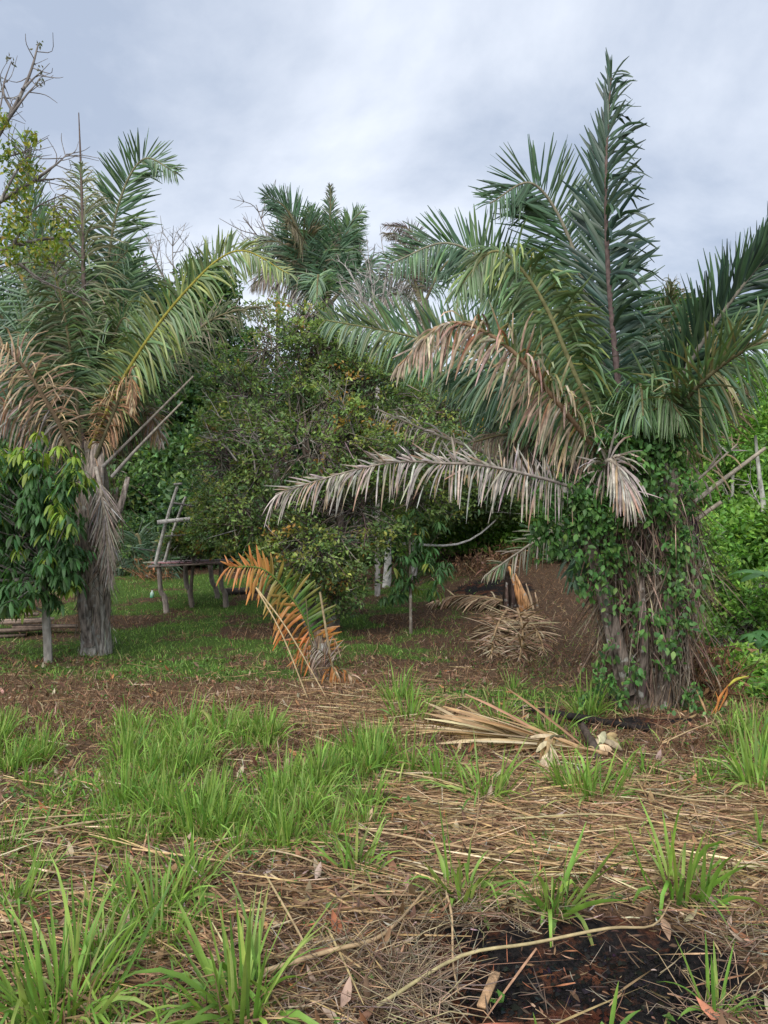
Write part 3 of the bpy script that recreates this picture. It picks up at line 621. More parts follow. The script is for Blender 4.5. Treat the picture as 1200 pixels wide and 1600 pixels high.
far_palm(660, 470, 22.0, [
    ([(660, 480), (640, 410), (625, 370), (600, 365)], 44, .7, (A(.12, .11, .09), A(.16, .15, .11)), .4, 1.2, .05),
    ([(660, 480), (655, 400), (640, 360), (600, 352)], 50, .6, (A(.10, .08, .08), A(.16, .12, .11)), .3, 1.0, .05),
    ([(660, 480), (640, 440), (610, 430), (560, 470)], 50, .8, (A(.14, .12, .1), A(.07, .08, .06)), .4, 1.4, .05),
    ([(660, 480), (630, 460), (600, 465), (570, 500)], 50, .7, (A(.22, .19, .17), A(.14, .12, .1)), .6, 1.6, .04),
    ([(660, 480), (690, 420), (720, 400), (760, 420)], 50, .8, (G_DARK, G_PALM), .3, 1.2, .06)],
    'distant palm with brown tops behind the green frond')
# dark palm clump low behind the clearing
far_palm(720, 850, 20.0, [([(720, 860), (720 + dx * .5, 860 - h), (720 + dx, 860 - h * .6 + 20)], 40, .8, (G_DARK, A(.05, .09, .04)), .4, 1.4, .06) for dx, h in ((-70, 60), (-40, 90), (30, 85), (70, 70), (100, 40), (-10, 70))],
    'low dark palm clump at the back edge of the clearing', .35)
far_palm(230, 905, 17.0, [([(230, 915), (230 + dx * .5, 915 - h), (230 + dx, 915 - h * .6 + 20)], 36, .6, (G_DARK, A(.05, .09, .04)), .4, 1.4, .05) for dx, h in ((-60, 50), (-30, 80), (30, 70), (50, 40))],
    'low dark palm behind the wooden platform', .5)

# ------------------------------------------------------------------ broadleaf trees and bushes
def crown_leaves(mb, tw, blobs, ncl, per, ls, pal, wts, rc=.22, thr=.36, ns=1.3, shell=.45, twig=True, up=.25, wr=.5, seed=0, twcol=A(.19, .165, .145), twr=.005, huen=.9):
    vol = np.array([b[1][0] * b[1][1] * b[1][2] for b in blobs]) ** .72; cnt = (vol / vol.sum() * ncl).astype(int) + 3
    for (c, r), n in zip(blobs, cnt):
        u = rdir(n); rr = shell + (1 - shell) * RNG.random(n) ** .6
        rr = rr * (1 + .28 * (vnoise(u * 2.2 + c, seed + 3) - .5) * 2)
        p = c + u * rr[:, None] * r
        k = vnoise(p * ns, seed) > thr; p, u = p[k], u[k]
        g = ground_z(p[:, 0], p[:, 1]); k = p[:, 2] > g + .06; p, u = p[k], u[k]; n = len(p)
        if n == 0: continue
        q = np.repeat(p, per, 0); uu = np.repeat(u, per, 0); m = len(q)
        d = nz(rdir(m) + uu * .5 + A(0, 0, up))
        pos = q + rdir(m) * (rc * RNG.random(m) ** .7)[:, None] * A(1, 1, .7)
        L = ls * (.7 + .6 * RNG.random(m))
        hn = vnoise(p * huen, seed + 9)                # sprays share a colour
        idx = np.array([RNG.choice(len(pal), p=np.array(w) / sum(w)) for w in [np.array(wts) * (1 + 1.6 * (h - .5) * np.linspace(-1, 1, len(pal))) .clip(.02) for h in hn]])
        C = jit(np.repeat(np.array(pal)[idx], per, 0), m, .20)
        leaves(mb, pos, d, nz(rdir(m) * .8 + A(0, -.25, .8)), L, L * wr, C)
        if twig and tw is not None:
            n2 = n; a = p - u * (.25 + .35 * RNG.random(n2))[:, None] + RNG.normal(size=(n2, 3)) * .1; mid = (a + p) / 2 + RNG.normal(size=(n2, 3)) * .05
            tc = jit(twcol, n2, .25)
            sticks(tw, a, mid, twr * 1.6, twr * 1.2, tc); sticks(tw, mid, p + u * .08, twr * 1.2, twr * .5, tc)

def tree(name, label, cat, base, blobs, ncl, per, ls, pal, wts, trunk_r=.1, trunk_c=A(.16, .13, .11), bark=None, group=None, top=None, limbs=True, lean=None, stems=1, **kw):
    root = empty(name, base); tag(root, label, cat, group)
    bl = [(np.array(c, float), np.array(r, float)) for c, r in blobs]
    mean = np.mean([b[0] for b in bl], 0) if top is None else np.array(top)
    for k in range(stems):
        off = A(RNG.normal() * .12, RNG.normal() * .12, 0) if stems > 1 else A(0, 0, 0)
        mid = (base + mean) / 2 + A(RNG.normal() * .06, RNG.normal() * .06, 0) * np.linalg.norm(mean - base) + off * 2
        tp = mean + off * 4
        pts = spline([base + off - A(0, 0, .08), base + (mid - base) * .5 + off + RNG.normal(size=3) * .02, mid, tp], 18)
        t = MB(); tube(t, pts, np.array([trunk_r * 1.25, trunk_r, trunk_r * .8, trunk_r * .4]), sides=10, C=trunk_c, rough=.14, seed=int(RNG.integers(90)))
        t.build('trunk', bark or M_bark, root)
    if limbs:
        for c, r in bl[:9]:
            a = base + (mean - base) * (.45 + .4 * RNG.random())
            mid = (a + c) / 2 + RNG.normal(size=3) * .12 * np.linalg.norm(c - a) 
            l = MB(); tube(l, spline([a, mid, c + (c - a) * .2], 12), np.array([trunk_r * .5, trunk_r * .3, trunk_r * .08]), sides=6, C=trunk_c, rough=.1)
            for _ in range(7):
                s = a + (c - a) * (.4 + .5 * RNG.random()); e = c + rdir(1)[0] * r * .9
                tube(l, spline([s, (s + e) / 2 + RNG.normal(size=3) * .08, e], 7), np.array([trunk_r * .16, trunk_r * .05]), sides=4, C=trunk_c, cap=False)
            l.build('limb', bark or M_bark, root)
    lm, tw = MB(), MB(); crown_leaves(lm, tw, bl, ncl, per, ls, pal, wts, **kw)
    o = tag(lm.build('crown', M_leaf, root), kind='stuff')
    if tw.n: tag(tw.build('twigs', M_bark, root), kind='stuff')
    return root
def B(px, py, D, rx, ry, rd=None):
    k = D / FPX; return (P(px, py, D), (rx * k, (rd if rd else (rx + ry) / 2 * k), ry * k))

C_TREE = [A(.105, .175, .080), A(.165, .25, .090), A(.22, .31, .095), A(.33, .36, .10), A(.36, .22, .06)]
# the big bush-like tree in the middle
tb = on_ground(510, 1000)
D0 = tb[1] + .6
tree('bushy_tree', 'large bushy tree in the middle with small leaves and orange flecks', 'tree', A(tb[0], D0 + .1, ground_z(tb[0], D0 + .1)),
     [B(470, 560, D0, 105, 90), B(390, 620, D0, 95, 90), B(560, 610, D0, 110, 95), B(480, 700, D0 - .5, 150, 110), B(350, 720, D0, 70, 80), B(620, 690, D0, 95, 85), B(400, 800, D0 - .4, 95, 80), B(500, 840, D0 - .6, 100, 95), B(560, 800, D0 - .3, 90, 90), B(530, 910, D0 - .5, 60, 50), B(445, 905, D0 - .1, 50, 40), B(340, 815, D0, 50, 55), B(480, 500, D0, 60, 42), B(410, 550, D0, 65, 55), B(550, 545, D0, 80, 55), B(690, 640, D0 + .6, 65, 60), B(650, 770, D0 + .5, 70, 55), B(720, 730, D0 + .9, 60, 50)],
     3800, 18, .066, C_TREE, [3, 4, 3, 1.3, .28], trunk_r=.09, stems=3, rc=.17, thr=.40, ns=2.1, seed=5, wr=.5, twr=.006, twcol=A(.17, .145, .125))
# bare grey twigs standing out of its left flank
def bare_branches(root, name, starts, ends, r=.012, C=A(.26, .24, .22), sub=6, spread=.5):
    m = MB()
    for a, b in zip(starts, ends):
        ln = np.linalg.norm(b - a)
        sp_ = spline([a, (a + b) / 2 + RNG.normal(size=3) * .06 * ln, b], 10); tube(m, sp_, np.array([r, r * .35]), sides=5, C=C, cap=False)
        for _ in range(sub):
            s = sp_[int((.3 + .65 * RNG.random()) * (len(sp_) - 1))]; e = s + nz((b - a) / ln + RNG.normal(size=3) * spread) * ln * (.25 + .3 * RNG.random())
            sq_ = spline([s, (s + e) / 2 + RNG.normal(size=3) * .04 * ln, e], 7); tube(m, sq_, np.array([r * .5, r * .18]), sides=4, C=C, cap=False)
            for _ in range(4):
                s2 = sq_[int((.3 + .6 * RNG.random()) * (len(sq_) - 1))]; e2 = s2 + nz((e - s) / ln * 2 + RNG.normal(size=3) * spread) * ln * .16
                tube(m, np.array([s2, (s2 + e2) / 2 + RNG.normal(size=3) * .012 * ln, e2]), np.array([r * .25, r * .1]), sides=3, C=C, cap=False)
    return m.build(name, M_bark, root)
bt = bpy.data.objects['bushy_tree']
bare_branches(bt, 'bare_branch', [P(400, 740, D0 - .9), P(430, 740, D0 - 1.0), P(370, 720, D0 - .9), P(560, 700, D0 - 1.0)], [P(330, 640, D0 - .9), P(385, 640, D0 - 1.1), P(310, 680, D0 - .9), P(500, 600, D0 - 1.3)], r=.014)

# darker trees behind its right side
W1 = on_ground(603, 917)
tree('shade_tree', 'pale barked tree with dark leaves right behind the bushy tree', 'tree', W1,
     [B(640, 740, W1[1], 110, 80), B(720, 700, W1[1], 100, 80), B(600, 780, W1[1], 70, 45), B(700, 790, W1[1] + .5, 110, 50), B(800, 760, W1[1] + .5, 90, 60), B(660, 640, W1[1], 90, 60)], 1500, 22, .10, C_TREE, [5, 4, 2, .7, .1], trunk_r=.075, trunk_c=A(.55, .53, .50), bark=M_white, rc=.3, thr=.36, ns=1.1, seed=8, top=P(615, 770, W1[1]))
W2 = on_ground(645, 905)
tree('shade_tree', 'second pale trunk tree just right of the pale barked tree', 'tree', W2,
     [B(650, 800, W2[1], 60, 40), B(700, 770, W2[1], 70, 50), B(640, 760, W2[1], 60, 40)], 420, 22, .10, C_TREE, [5, 4, 2, .7, 0], trunk_r=.06, trunk_c=A(.46, .44, .42), bark=M_white, rc=.3, seed=18, top=P(645, 790, W2[1]))

# small sapling in front
SP = on_ground(642, 990)
def mango(root, whorls, D, n, ls, young, seed, dark=A(.062, .14, .048), spread=.10):
    m = MB()
    for i, (c, y) in enumerate(whorls):
        k = n; th = RNG.random(k) * 6.283; d = nz(np.stack([np.cos(th), np.sin(th), RNG.normal(size=k) * .35 - .05], 1))
        L = ls * (.5 + .75 * RNG.random(k)); pos = c + d * .02 + RNG.normal(size=(k, 3)) * .02
        Cc = jit(young if y else dark, k, .22); 
        strips(m, pos, d, nz(np.cross(d, A(0, 0, 1)) + RNG.normal(size=(k, 3)) * .15), L, L * .25, .9 + .6 * RNG.random(k), 4, Cc, fold=.3, prof=([0, .1, .4, .75, 1], [.2, .7, 1, .7, .03]))
    return tag(m.build('leaves', M_leaf, root), kind='stuff')
def sapling(base, label, top_px, whorl_px, D, n, ls, pyoung, ygreen, r=.03, tc=A(.2, .17, .14), extra=(), lean=A(0, 0, 0)):
    root = empty('sapling', base); tag(root, label, 'sapling')
    top = P(*top_px, D); t = MB(); tpts = spline([base - A(0, 0, .05), (base + top) / 2 + lean, top], 16); tube(t, tpts, np.array([r, r * .8, r * .35]), sides=9, C=tc, rough=.08); t.build('trunk', M_bark, root)
    b = MB(); wh = []
    for (x, y, dz) in whorl_px:
        e = P(x, y, D + dz); z = np.clip(e[2] - .25 - .3 * RNG.random(), base[2] + .45 * (top[2] - base[2]), top[2]); s = A(np.interp(z, tpts[:, 2], tpts[:, 0]), base[1] + (D - base[1]) * .5, z)
        tube(b, spline([s, (s + e) / 2 + A(0, 0, -.05), e], 7), np.array([r * .22, r * .1]), sides=4, C=tc * .55, cap=False)
        for k in range(3):
            c = e + RNG.normal(size=3) * .07; wh.append((c, RNG.random() < pyoung(x, y)))
    for pp in extra: tube(b, spline([P(*p) for p in pp], 10), np.array([r * .4, r * .2]), sides=5, C=tc * 1.3)
    b.build('branches', M_bark, root); mango(root, wh, D, n, ls, ygreen, 3)
WH = [(642 + RNG.normal() * 24, y, RNG.normal() * .18) for y in np.linspace(812, 930, 16)] + [(x, y, RNG.normal() * .15) for x, y in ((690, 885), (705, 880), (680, 900), (670, 920), (660, 860), (625, 880), (655, 830), (640, 815), (675, 870))]
sapling(SP, 'slender sapling with drooping leaves in the middle of the clearing', (640, 815), WH, SP[1], 11, .15, lambda x, y: .35 if x > 695 else .06, A(.20, .24, .05), r=.026)
# big mango like sapling on the left
MP = on_ground(76, 1035)
WH = []
for (x, y, rr, k) in ((40, 722, 34, 13), (104, 748, 28, 11), (14, 785, 42, 15), (84, 806, 40, 15), (30, 850, 46, 16), (106, 862, 30, 10), (-6, 890, 44, 12), (62, 900, 40, 13), (118, 905, 18, 5), (14, 938, 28, 7), (-50, 800, 50, 16), (-50, 890, 40, 12), (55, 765, 30, 9), (8, 735, 26, 8), (-30, 760, 30, 8), (25, 815, 34, 10), (65, 850, 34, 9), (8, 915, 34, 8)):
    for _ in range(k):
        a_, b_ = RNG.normal(size=2) * .55; WH.append((x + a_ * rr, y + b_ * rr * .9, RNG.normal() * .3))
sapling(MP, 'broad young tree with dark glossy leaves and lime shoots at the left edge', (60, 735), WH, MP[1] - .05, 10, .165, lambda x, y: .7 if y < 735 else (.30 if (y < 840 and x > 75) else .06), A(.22, .32, .05), r=.052, tc=A(.30, .28, .25), extra=([(75, 960, MP[1]), (45, 945, MP[1] - .1), (12, 938, MP[1] - .2)],))

# overhanging tree at upper left: trunk outside the frame
def left_branch_tree():
    Dm = 6.6; base = gpt(-4.9, 7.0); root = empty('overhanging_tree', base)
    tag(root, 'sparse tree leaning in at the upper left with bare twigs and lime leaves', 'tree')
    t = MB(); fork = P(-170, 430, Dm); tube(t, spline([base - A(0, 0, .1), (base + fork) / 2 + A(-.1, 0, 0), fork], 16), np.array([.16, .12, .09]), sides=10, C=A(.2, .18, .16), rough=.1); t.build('trunk', M_bark, root)
    C = A(.15, .135, .125)
    br = [[(-170, 430), (-60, 300), (10, 190), (45, 120), (60, 68)], [(20, 175), (5, 140), (18, 95)], [(35, 140), (50, 125), (64, 112)], [(10, 190), (40, 150), (60, 128)],
          [(-170, 430), (-60, 410), (20, 385), (90, 372), (122, 395)], [(-170, 430), (-70, 360), (0, 315), (50, 285), (85, 280)], [(-170, 430), (-60, 430), (30, 412), (90, 410)],
          [(-60, 300), (-20, 230), (2, 160), (2, 130)], [(0, 315), (30, 260), (50, 235)], [(20, 385), (50, 330), (95, 305)], [(-70, 360), (0, 370), (60, 395), (100, 440)], [(30, 412), (70, 440), (140, 470)], [(50, 285), (90, 255), (105, 240)], [(-60, 300), (-10, 250), (30, 240), (75, 215)]]
    ends = []
    for k, b in enumerate(br):
        m = MB(); pts = [P(x, y, Dm + .12 * math.sin(k * 2.1) + .05 * j) for j, (x, y) in enumerate(b)]
        r0 = .038 if len(b) >= 5 else .016; sp = spline(pts, 18); tube(m, sp, np.array([r0, r0 * .5, r0 * .16]), sides=6, C=C, rough=.12)
        for _ in range(9 if k not in (1, 2, 3) else 3):
            f = .45 + .55 * RNG.random(); i = int(f * (len(sp) - 1)); s = sp[i]; e = s + nz(rdir(1)[0] * A(1, .5, 1) + A(.5, 0, .2)) * (.12 + .22 * RNG.random())
            tube(m, spline([s, (s + e) / 2 + RNG.normal(size=3) * .03, e], 6), np.array([.005, .002]), sides=4, C=C * 1.1, cap=False); ends.append(e)
        ends.append(sp[-1]); m.build('branch', M_bark, root)
    cl = [(20, 355, 34), (60, 395, 26), (92, 345, 24), (30, 300, 26), (10, 240, 26), (50, 215, 14), (85, 390, 22), (15, 400, 26), (40, 265, 20), (100, 365, 14), (30, 345, 30), (5, 185, 14)]
    lm = MB()
    for x, y, r in cl:
        n = int(r * 4.2); a = RNG.normal(size=(n, 3)) * .5
        p = np.array([P(x + a[i, 0] * r, y + a[i, 1] * r, Dm - .05 + a[i, 2] * .25) for i in range(n)]); d = nz(rdir(n) + A(0, -.1, -.6)); L = .035 + .03 * RNG.random(n)
        leaves(lm, p, d, nz(rdir(n) + A(0, -.6, .4)), L, L * .5, jit(pick([A(.16, .22, .03), A(.24, .26, .04), A(.09, .16, .03), A(.3, .24, .05)], [3, 3, 2, .6], n), n, .2))
    # little curled leaf knots at the tips of the bare twigs
    for (x, y) in ((60, 70), (18, 95), (64, 112), (62, 128), (3, 130)):
        n = 10; p = np.array([P(x, y, Dm + .2)] * n) + RNG.normal(size=(n, 3)) * .02; leaves(lm, p, rdir(n), rdir(n), .04, .02, jit(A(.12, .12, .08), n, .2))
    tag(lm.build('leaves', M_leaf, root), kind='stuff')
left_branch_tree()

# ------------------------------------------------------------------ background woods, each tree a thing
DARKP = [A(.048, .10, .050), A(.080, .155, .064), A(.12, .21, .07), A(.19, .27, .075)]
BRIGHT = [A(.10, .21, .048), A(.155, .31, .06), A(.21, .39, .07), A(.27, .42, .085)]
bg = [  # px, D, [(px,py,rx,ry)...], palette, label
    (250, 22, [(240, 430, 60, 60), (290, 450, 55, 50), (200, 470, 50, 60), (260, 540, 70, 70), (310, 560, 60, 60)], DARKP, 'open crowned tree behind the left palm against the sky', .42),
    (330, 20, [(330, 480, 40, 60), (350, 560, 60, 60), (310, 640, 60, 60), (270, 650, 60, 60)], DARKP, 'dark tree between the left palm and the bushy tree', .36),
    (60, 20, [(40, 560, 90, 90), (100, 640, 90, 80), (0, 700, 90, 90), (110, 760, 80, 70), (30, 820, 100, 70)], DARKP, 'dark tree filling the gap behind the left sapling', .30),
    (190, 19, [(190, 660, 70, 70), (230, 740, 75, 70), (160, 790, 70, 60), (220, 830, 70, 60)], DARKP, 'dark bushy tree behind the left palm trunk', .30),
    (300, 19.5, [(300, 730, 70, 60), (330, 800, 80, 60), (270, 850, 70, 50), (370, 850, 70, 50)], DARKP, 'dark leafy tree behind the wooden ladder', .30),
    (760, 24, [(760, 640, 80, 70), (830, 660, 80, 80), (700, 700, 80, 70), (790, 740, 90, 70), (880, 740, 80, 80)], [A(.03, .07, .025), A(.05, .12, .03), A(.09, .19, .04), A(.12, .2, .05)], 'mid green tree behind the drooping dead fronds', .34),
    (870, 21, [(850, 800, 70, 60), (900, 830, 70, 60), (800, 820, 60, 50), (940, 790, 70, 70)], DARKP, 'shrubby tree left of the vine covered trunk', .32),
    (560, 23, [(540, 640, 100, 90), (620, 620, 80, 70), (580, 740, 100, 80)], DARKP, 'dark tree hidden behind the middle bush', .32),
    (430, 23, [(420, 640, 100, 90), (380, 740, 100, 80), (460, 760, 100, 80)], DARKP, 'dark tree behind the left half of the middle bush', .32),
    (1050, 20, [(1045, 500, 48, 34), (1080, 540, 40, 40), (1020, 540, 45, 40), (1050, 600, 60, 50)], [A(.025, .06, .025), A(.045, .10, .03), A(.07, .15, .035), A(.1, .18, .04)], 'round crowned tree showing just right of the upright frond', .38),
    (1160, 24, [(1150, 590, 45, 35), (1110, 640, 60, 45), (1180, 650, 60, 40), (1140, 700, 75, 50), (1200, 720, 60, 50)], BRIGHT, 'bright green tree on the right hillside below the sky', .34),
    (1230, 27, [(1220, 600, 50, 50), (1240, 680, 60, 70), (1200, 780, 70, 60)], BRIGHT, 'bright green tree cut by the right edge', .36),
    (1120, 20, [(1110, 730, 60, 50), (1150, 760, 60, 50), (1090, 790, 50, 50), (1190, 770, 60, 50)], BRIGHT, 'bright leafy tree behind the stripped frond stalks', .36),
    (1180, 17, [(1180, 830, 60, 45), (1130, 850, 50, 40), (1230, 850, 60, 60)], BRIGHT, 'thick leafy tree low at the right edge', .32),
]
for (px, D, bl, pal, lab, thr) in bg:
    base = gpt((px - 600) / FPX * D, D)
    tree('broadleaf_tree', lab, 'tree', base, [B(x, y, D + RNG.normal() * .8, rx, ry) for (x, y, rx, ry) in bl], 950, 18, .17 if pal is not BRIGHT else .15, pal, [3, 4, 3, 1], trunk_r=.12, rc=.42, thr=thr, ns=.9, seed=int(RNG.integers(99)), twig=(thr > .4), twr=.012)
# nearer bright shrubs on the slope at the right
sh = [(1110, 12, [(1110, 900, 45, 50), (1090, 850, 35, 40), (1130, 950, 45, 40)], 'bright leafy shrub right behind the palm trunk'), (1180, 11.5, [(1170, 960, 50, 50), (1200, 930, 40, 40), (1150, 1000, 45, 40), (1210, 1010, 50, 40)], 'bright green shrub on the slope at the right edge'),
      (1130, 9.0, [(1150, 1050, 50, 35), (1185, 1090, 50, 40), (1110, 1075, 30, 25)], 'low green shrub at the right foot of the palm'), (1200, 7.6, [(1170, 1130, 40, 30), (1205, 1110, 40, 40)], 'leafy weed bush at the right edge beside the straw')]
for (px, D, bl, lab) in sh:
    tree('shrub', lab, 'shrub', gpt((px - 600) / FPX * D, D), [B(x, y, D, rx, ry) for (x, y, rx, ry) in bl], 420, 14, .085, BRIGHT, [3, 3, 2, 1], trunk_r=.03, rc=.16, thr=.36, ns=2, seed=int(RNG.integers(99)), twr=.004)
# understory bushes at the edge of the wood
for i, (px, D, ry, lab) in enumerate([(40, 17.5, 45, 'dark low bush behind the plank pile'), (130, 17, 40, 'dark low bush left of the palm trunk'), (215, 18, 40, 'dark low bush behind the platform legs'), (390, 18.5, 35, 'dark low bush right of the platform'), (470, 17.5, 40, 'dark low bush under the bushy tree'), (560, 19, 35, 'dark low bush left of the pale trunk'), (745, 17.6, 58, 'low green bush at the back of the clearing'), (690, 17.8, 58, 'low green bush at the back left of the clearing'), (815, 17.2, 52, 'low leafy bush behind the burnt stump'), (870, 17.0, 52, 'low leafy bush at the back right of the clearing'), (910, 16.5, 40, 'low leafy bush left of the vine covered trunk'), (1000, 15, 60, 'shaded bush hidden behind the right palm trunk')]):
    b = gpt((px - 600) / FPX * D, D); pyb = 800 + (CAMZ - b[2]) / D * FPX
    tree('shrub', lab, 'shrub', b, [B(px + dx, pyb - ry * .8 + dy, D, 38, ry) for dx, dy in ((-35, 5), (0, -12), (38, 3))], 260, 16, .12, (BRIGHT if 'clearing' in lab or 'stump' in lab else DARKP), [2, 4, 3, 1], trunk_r=.03, rc=.25, thr=.3, ns=1.4, seed=int(RNG.integers(99)), twig=False, limbs=False)
# distant wood on the rise: one uncountable mass
def far_wood():
    n = 26000; y = 29 + 26 * RNG.random(n) ** 1.3; x = RNG.uniform(-1, 1, n) * (y * .75 + 6); h = (3.4 + 2.2 * noise2(x, y, .35, 61) + 1.2 * noise2(x, y, 1.2, 62)) * (.12 + .88 * RNG.random(n) ** .6)
    p = np.stack([x, y, ground_z(x, y) + h], 1); q = np.repeat(p, 3, 0) + RNG.normal(size=(n * 3, 3)) * .3; m = len(q)
    lm = MB(); L = .28 + .2 * RNG.random(m); leaves(lm, q, nz(rdir(m) + A(0, -.3, .1)), nz(rdir(m) + A(0, -.5, .7)), L, L * .6, jit(pick(DARKP + BRIGHT[:2], [2, 3, 3, 2, 2, 1], m), m, .2))
    tag(lm.build('distant_wood', M_leaf), 'distant wood closing off the view behind the clearing', 'wood', kind='stuff')
far_wood()
# bare trees in the back
def bare_tree(base, label, limbs, r, C):
    root = empty('bare_tree', base); tag(root, label, 'tree')
    f = limbs[0][0]; t = MB(); tube(t, spline([base - A(0, 0, .1), (base + f) / 2, f], 10), np.array([r * 2.2, r * 1.5]), sides=8, C=C); t.build('trunk', M_bark, root)
    for a, b in limbs: bare_branches(root, 'branch', [a], [b], r=r, C=C, sub=9, spread=.6)
D = 22; bare_tree(gpt((430 - 600) / FPX * D, D), 'leafless grey tree behind the distant palm', [(P(435, 440, D), P(x, y, D + dz)) for x, y, dz in ((380, 340, 0), (400, 320, .6), (430, 315, -.4), (460, 340, .3), (375, 380, -.5), (470, 380, 0))], .035, A(.20, .175, .16))
D = 15; bare_tree(gpt((590 - 600) / FPX * D, D), 'pale leafless tree standing just above the bushy tree', [(P(590, 520, D), P(x, y, D + dz)) for x, y, dz in ((545, 420, 0), (575, 400, .4), (610, 400, -.3), (640, 430, .2), (530, 450, -.3), (660, 470, 0), (560, 460, .2))], .026, A(.30, .28, .26))
D = 24; bare_tree(gpt((280 - 600) / FPX * D, D), 'leafless twiggy tree above the left palm fronds', [(P(280, 470, D), P(x, y, D + dz)) for x, y, dz in ((230, 370, 0), (270, 365, .5), (310, 380, -.3), (330, 430, .2), (350, 400, 0))], .03, A(.2, .18, .16))
# thin pale trunks on the right hillside
for k, (pp, D, lab) in enumerate((([(1186, 870), (1193, 800), (1186, 740), (1180, 680)], 16, 'thin pale forked trunk on the right hillside'), ([(1140, 880), (1143, 800), (1147, 700)], 19, 'thin grey trunk behind the stripped stalks'))):
    base = gpt((pp[0][0] - 600) / FPX * D, D); root = empty('slender_tree', base); tag(root, lab, 'tree')
    t = MB(); tube(t, spline([base] + [P(x, y, D) for x, y in pp], 20), np.array([.07, .06, .03]), sides=8, C=A(.34, .33, .30)); t.build('trunk', M_bark, root)
    bare_branches(root, 'branch', [P(*pp[1], D)], [P(pp[1][0] - 25, pp[1][1] - 60, D)], r=.02)
    lm = MB(); crown_leaves(lm, None, [(np.array(b[0]), np.array(b[1])) for b in (B(pp[-1][0], pp[-1][1], D, 40, 30), B(pp[-1][0] + 15, pp[-1][1] - 25, D, 30, 22))], 140, 16, .14, BRIGHT, [2, 3, 3, 1], twig=False); tag(lm.build('crown', M_leaf, root), kind='stuff')

# large leaved plants at the right edge
def big_leaf_plant(px, py, D, label, n, L, W, pal, top, droop=.5, name='leafy_plant', stem=.03):
    base = gpt((px - 600) / FPX * D, D); root = empty(name, base); tag(root, label, 'plant')
    tp = P(px, top, D); t = MB(); tube(t, spline([base - A(0, 0, .05), (base + tp) / 2 + A(.02, 0, 0), tp], 10), np.array([stem, stem * .6]), sides=8, C=A(.34, .32, .28)); t.build('trunk', M_bark, root)
    for i in range(n):
        th = i * 2.4; d = nz(A(math.cos(th), math.sin(th), .25 + .5 * RNG.random())); q = MB()
        strips(q, (tp + d * .06)[None], d[None], nz(np.cross(d, A(0, 0, 1)))[None], [L * (.8 + .4 * RNG.random())], [W], [droop], 6, jit(pick(pal, np.ones(len(pal)), 1), 1, .15), fold=.3, prof=([0, .15, .45, .8, 1], [.15, .75, 1, .65, .04])); q.build('leaf', M_leaf, root)
big_leaf_plant(1205, 900, 10.5, 'broad leaved plant with rounded glossy leaves at the right edge', 9, .5, .26, [A(.06, .16, .05), A(.08, .2, .06)], 905)
def umbrella_sapling():
    D = 9.6; base = gpt((1187 - 600) / FPX * D, D); root = empty('sapling', base); tag(root, 'pale stemmed sapling with a flat umbrella of leaves at the lower right', 'sapling')
    for k, dx in enumerate((-4, 3)):
        t = MB(); tube(t, spline([base + A(dx * .01, 0, -.05), P(1187 + dx, 1040, D), P(1184 + dx, 1000, D)], 10), np.array([.024, .014]), sides=7, C=A(.42, .38, .33)); t.build('stem', M_bark, root)
    for (x, y, dz) in ((1184, 1000, 0), (1165, 1005, .1), (1205, 1000, -.1), (1190, 985, .2), (1175, 990, -.2), (1200, 990, .2)):
        c = P(x, y, D + dz); q = MB(); n = 8; th = np.linspace(0, 6.28, n, endpoint=False) + RNG.random(); d = np.stack([np.cos(th), np.sin(th), np.full(n, .05)], 1)
        strips(q, np.repeat(c[None], n, 0), d, nz(np.cross(d, A(0, 0, 1))), .2, .075, .45, 4, jit(A(.07, .18, .05), n, .12), fold=.2, prof=([0, .2, .6, 1], [.25, .7, 1, .1])); q.build('leaf', M_leaf, root)
umbrella_sapling()
# dry brown brush right of the palm
def dry_brush(px, py, w, h, label, n, pal, D=None, ori=None):
    base = on_ground(px, py); D = base[1]; root = empty('dry_brush', base); tag(root, label, 'brush'); k = D / FPX
    m = MB(); a = np.stack([base[0] + RNG.normal(size=n) * w * k * .4, D + RNG.normal(size=n) * w * k * .3, np.zeros(n)], 1); a[:, 2] = ground_z(a[:, 0], a[:, 1])
    d = nz(RNG.normal(size=(n, 3)) * .5 + A(0, 0, 1)); strips(m, a, d, rdir(n), h * k * (.4 + .7 * RNG.random(n)), .006 + .008 * RNG.random(n), .8 * RNG.random(n), 4, jit(pick(pal, np.ones(len(pal)), n), n, .25)); tag(m.build('stalks', M_dry, root), kind='stuff')
    q = MB(); n2 = n; p = a[RNG.integers(0, n, n2)] + np.stack([RNG.normal(size=n2) * w * k * .2, RNG.normal(size=n2) * .1, RNG.random(n2) * h * k * .8], 1); L = .05 + .06 * RNG.random(n2)
    leaves(q, p, nz(rdir(n2) + A(0, 0, -.6)), rdir(n2), L, L * .4, jit(pick(pal, np.ones(len(pal)), n2), n2, .25), .4); tag(q.build('dead_leaves', M_dry, root), kind='stuff')
DP = [A(.17, .09, .05), A(.26, .15, .08), A(.11, .065, .04)]
dry_brush(1085, 1085, 70, 110, 'dry brown brush at the right foot of the vine covered palm', 420, DP)
dry_brush(740, 895, 60, 40, 'heap of dead brown fronds at the back of the clearing', 260, [A(.2, .12, .07), A(.3, .19, .12), A(.1, .06, .04)])
dry_brush(800, 880, 50, 40, 'dead brown scrub behind the burnt stump', 180, DP)
dry_brush(240, 905, 40, 45, 'dry leaf litter caught under the platform edge', 90, [A(.24, .12, .06), A(.16, .08, .04)])
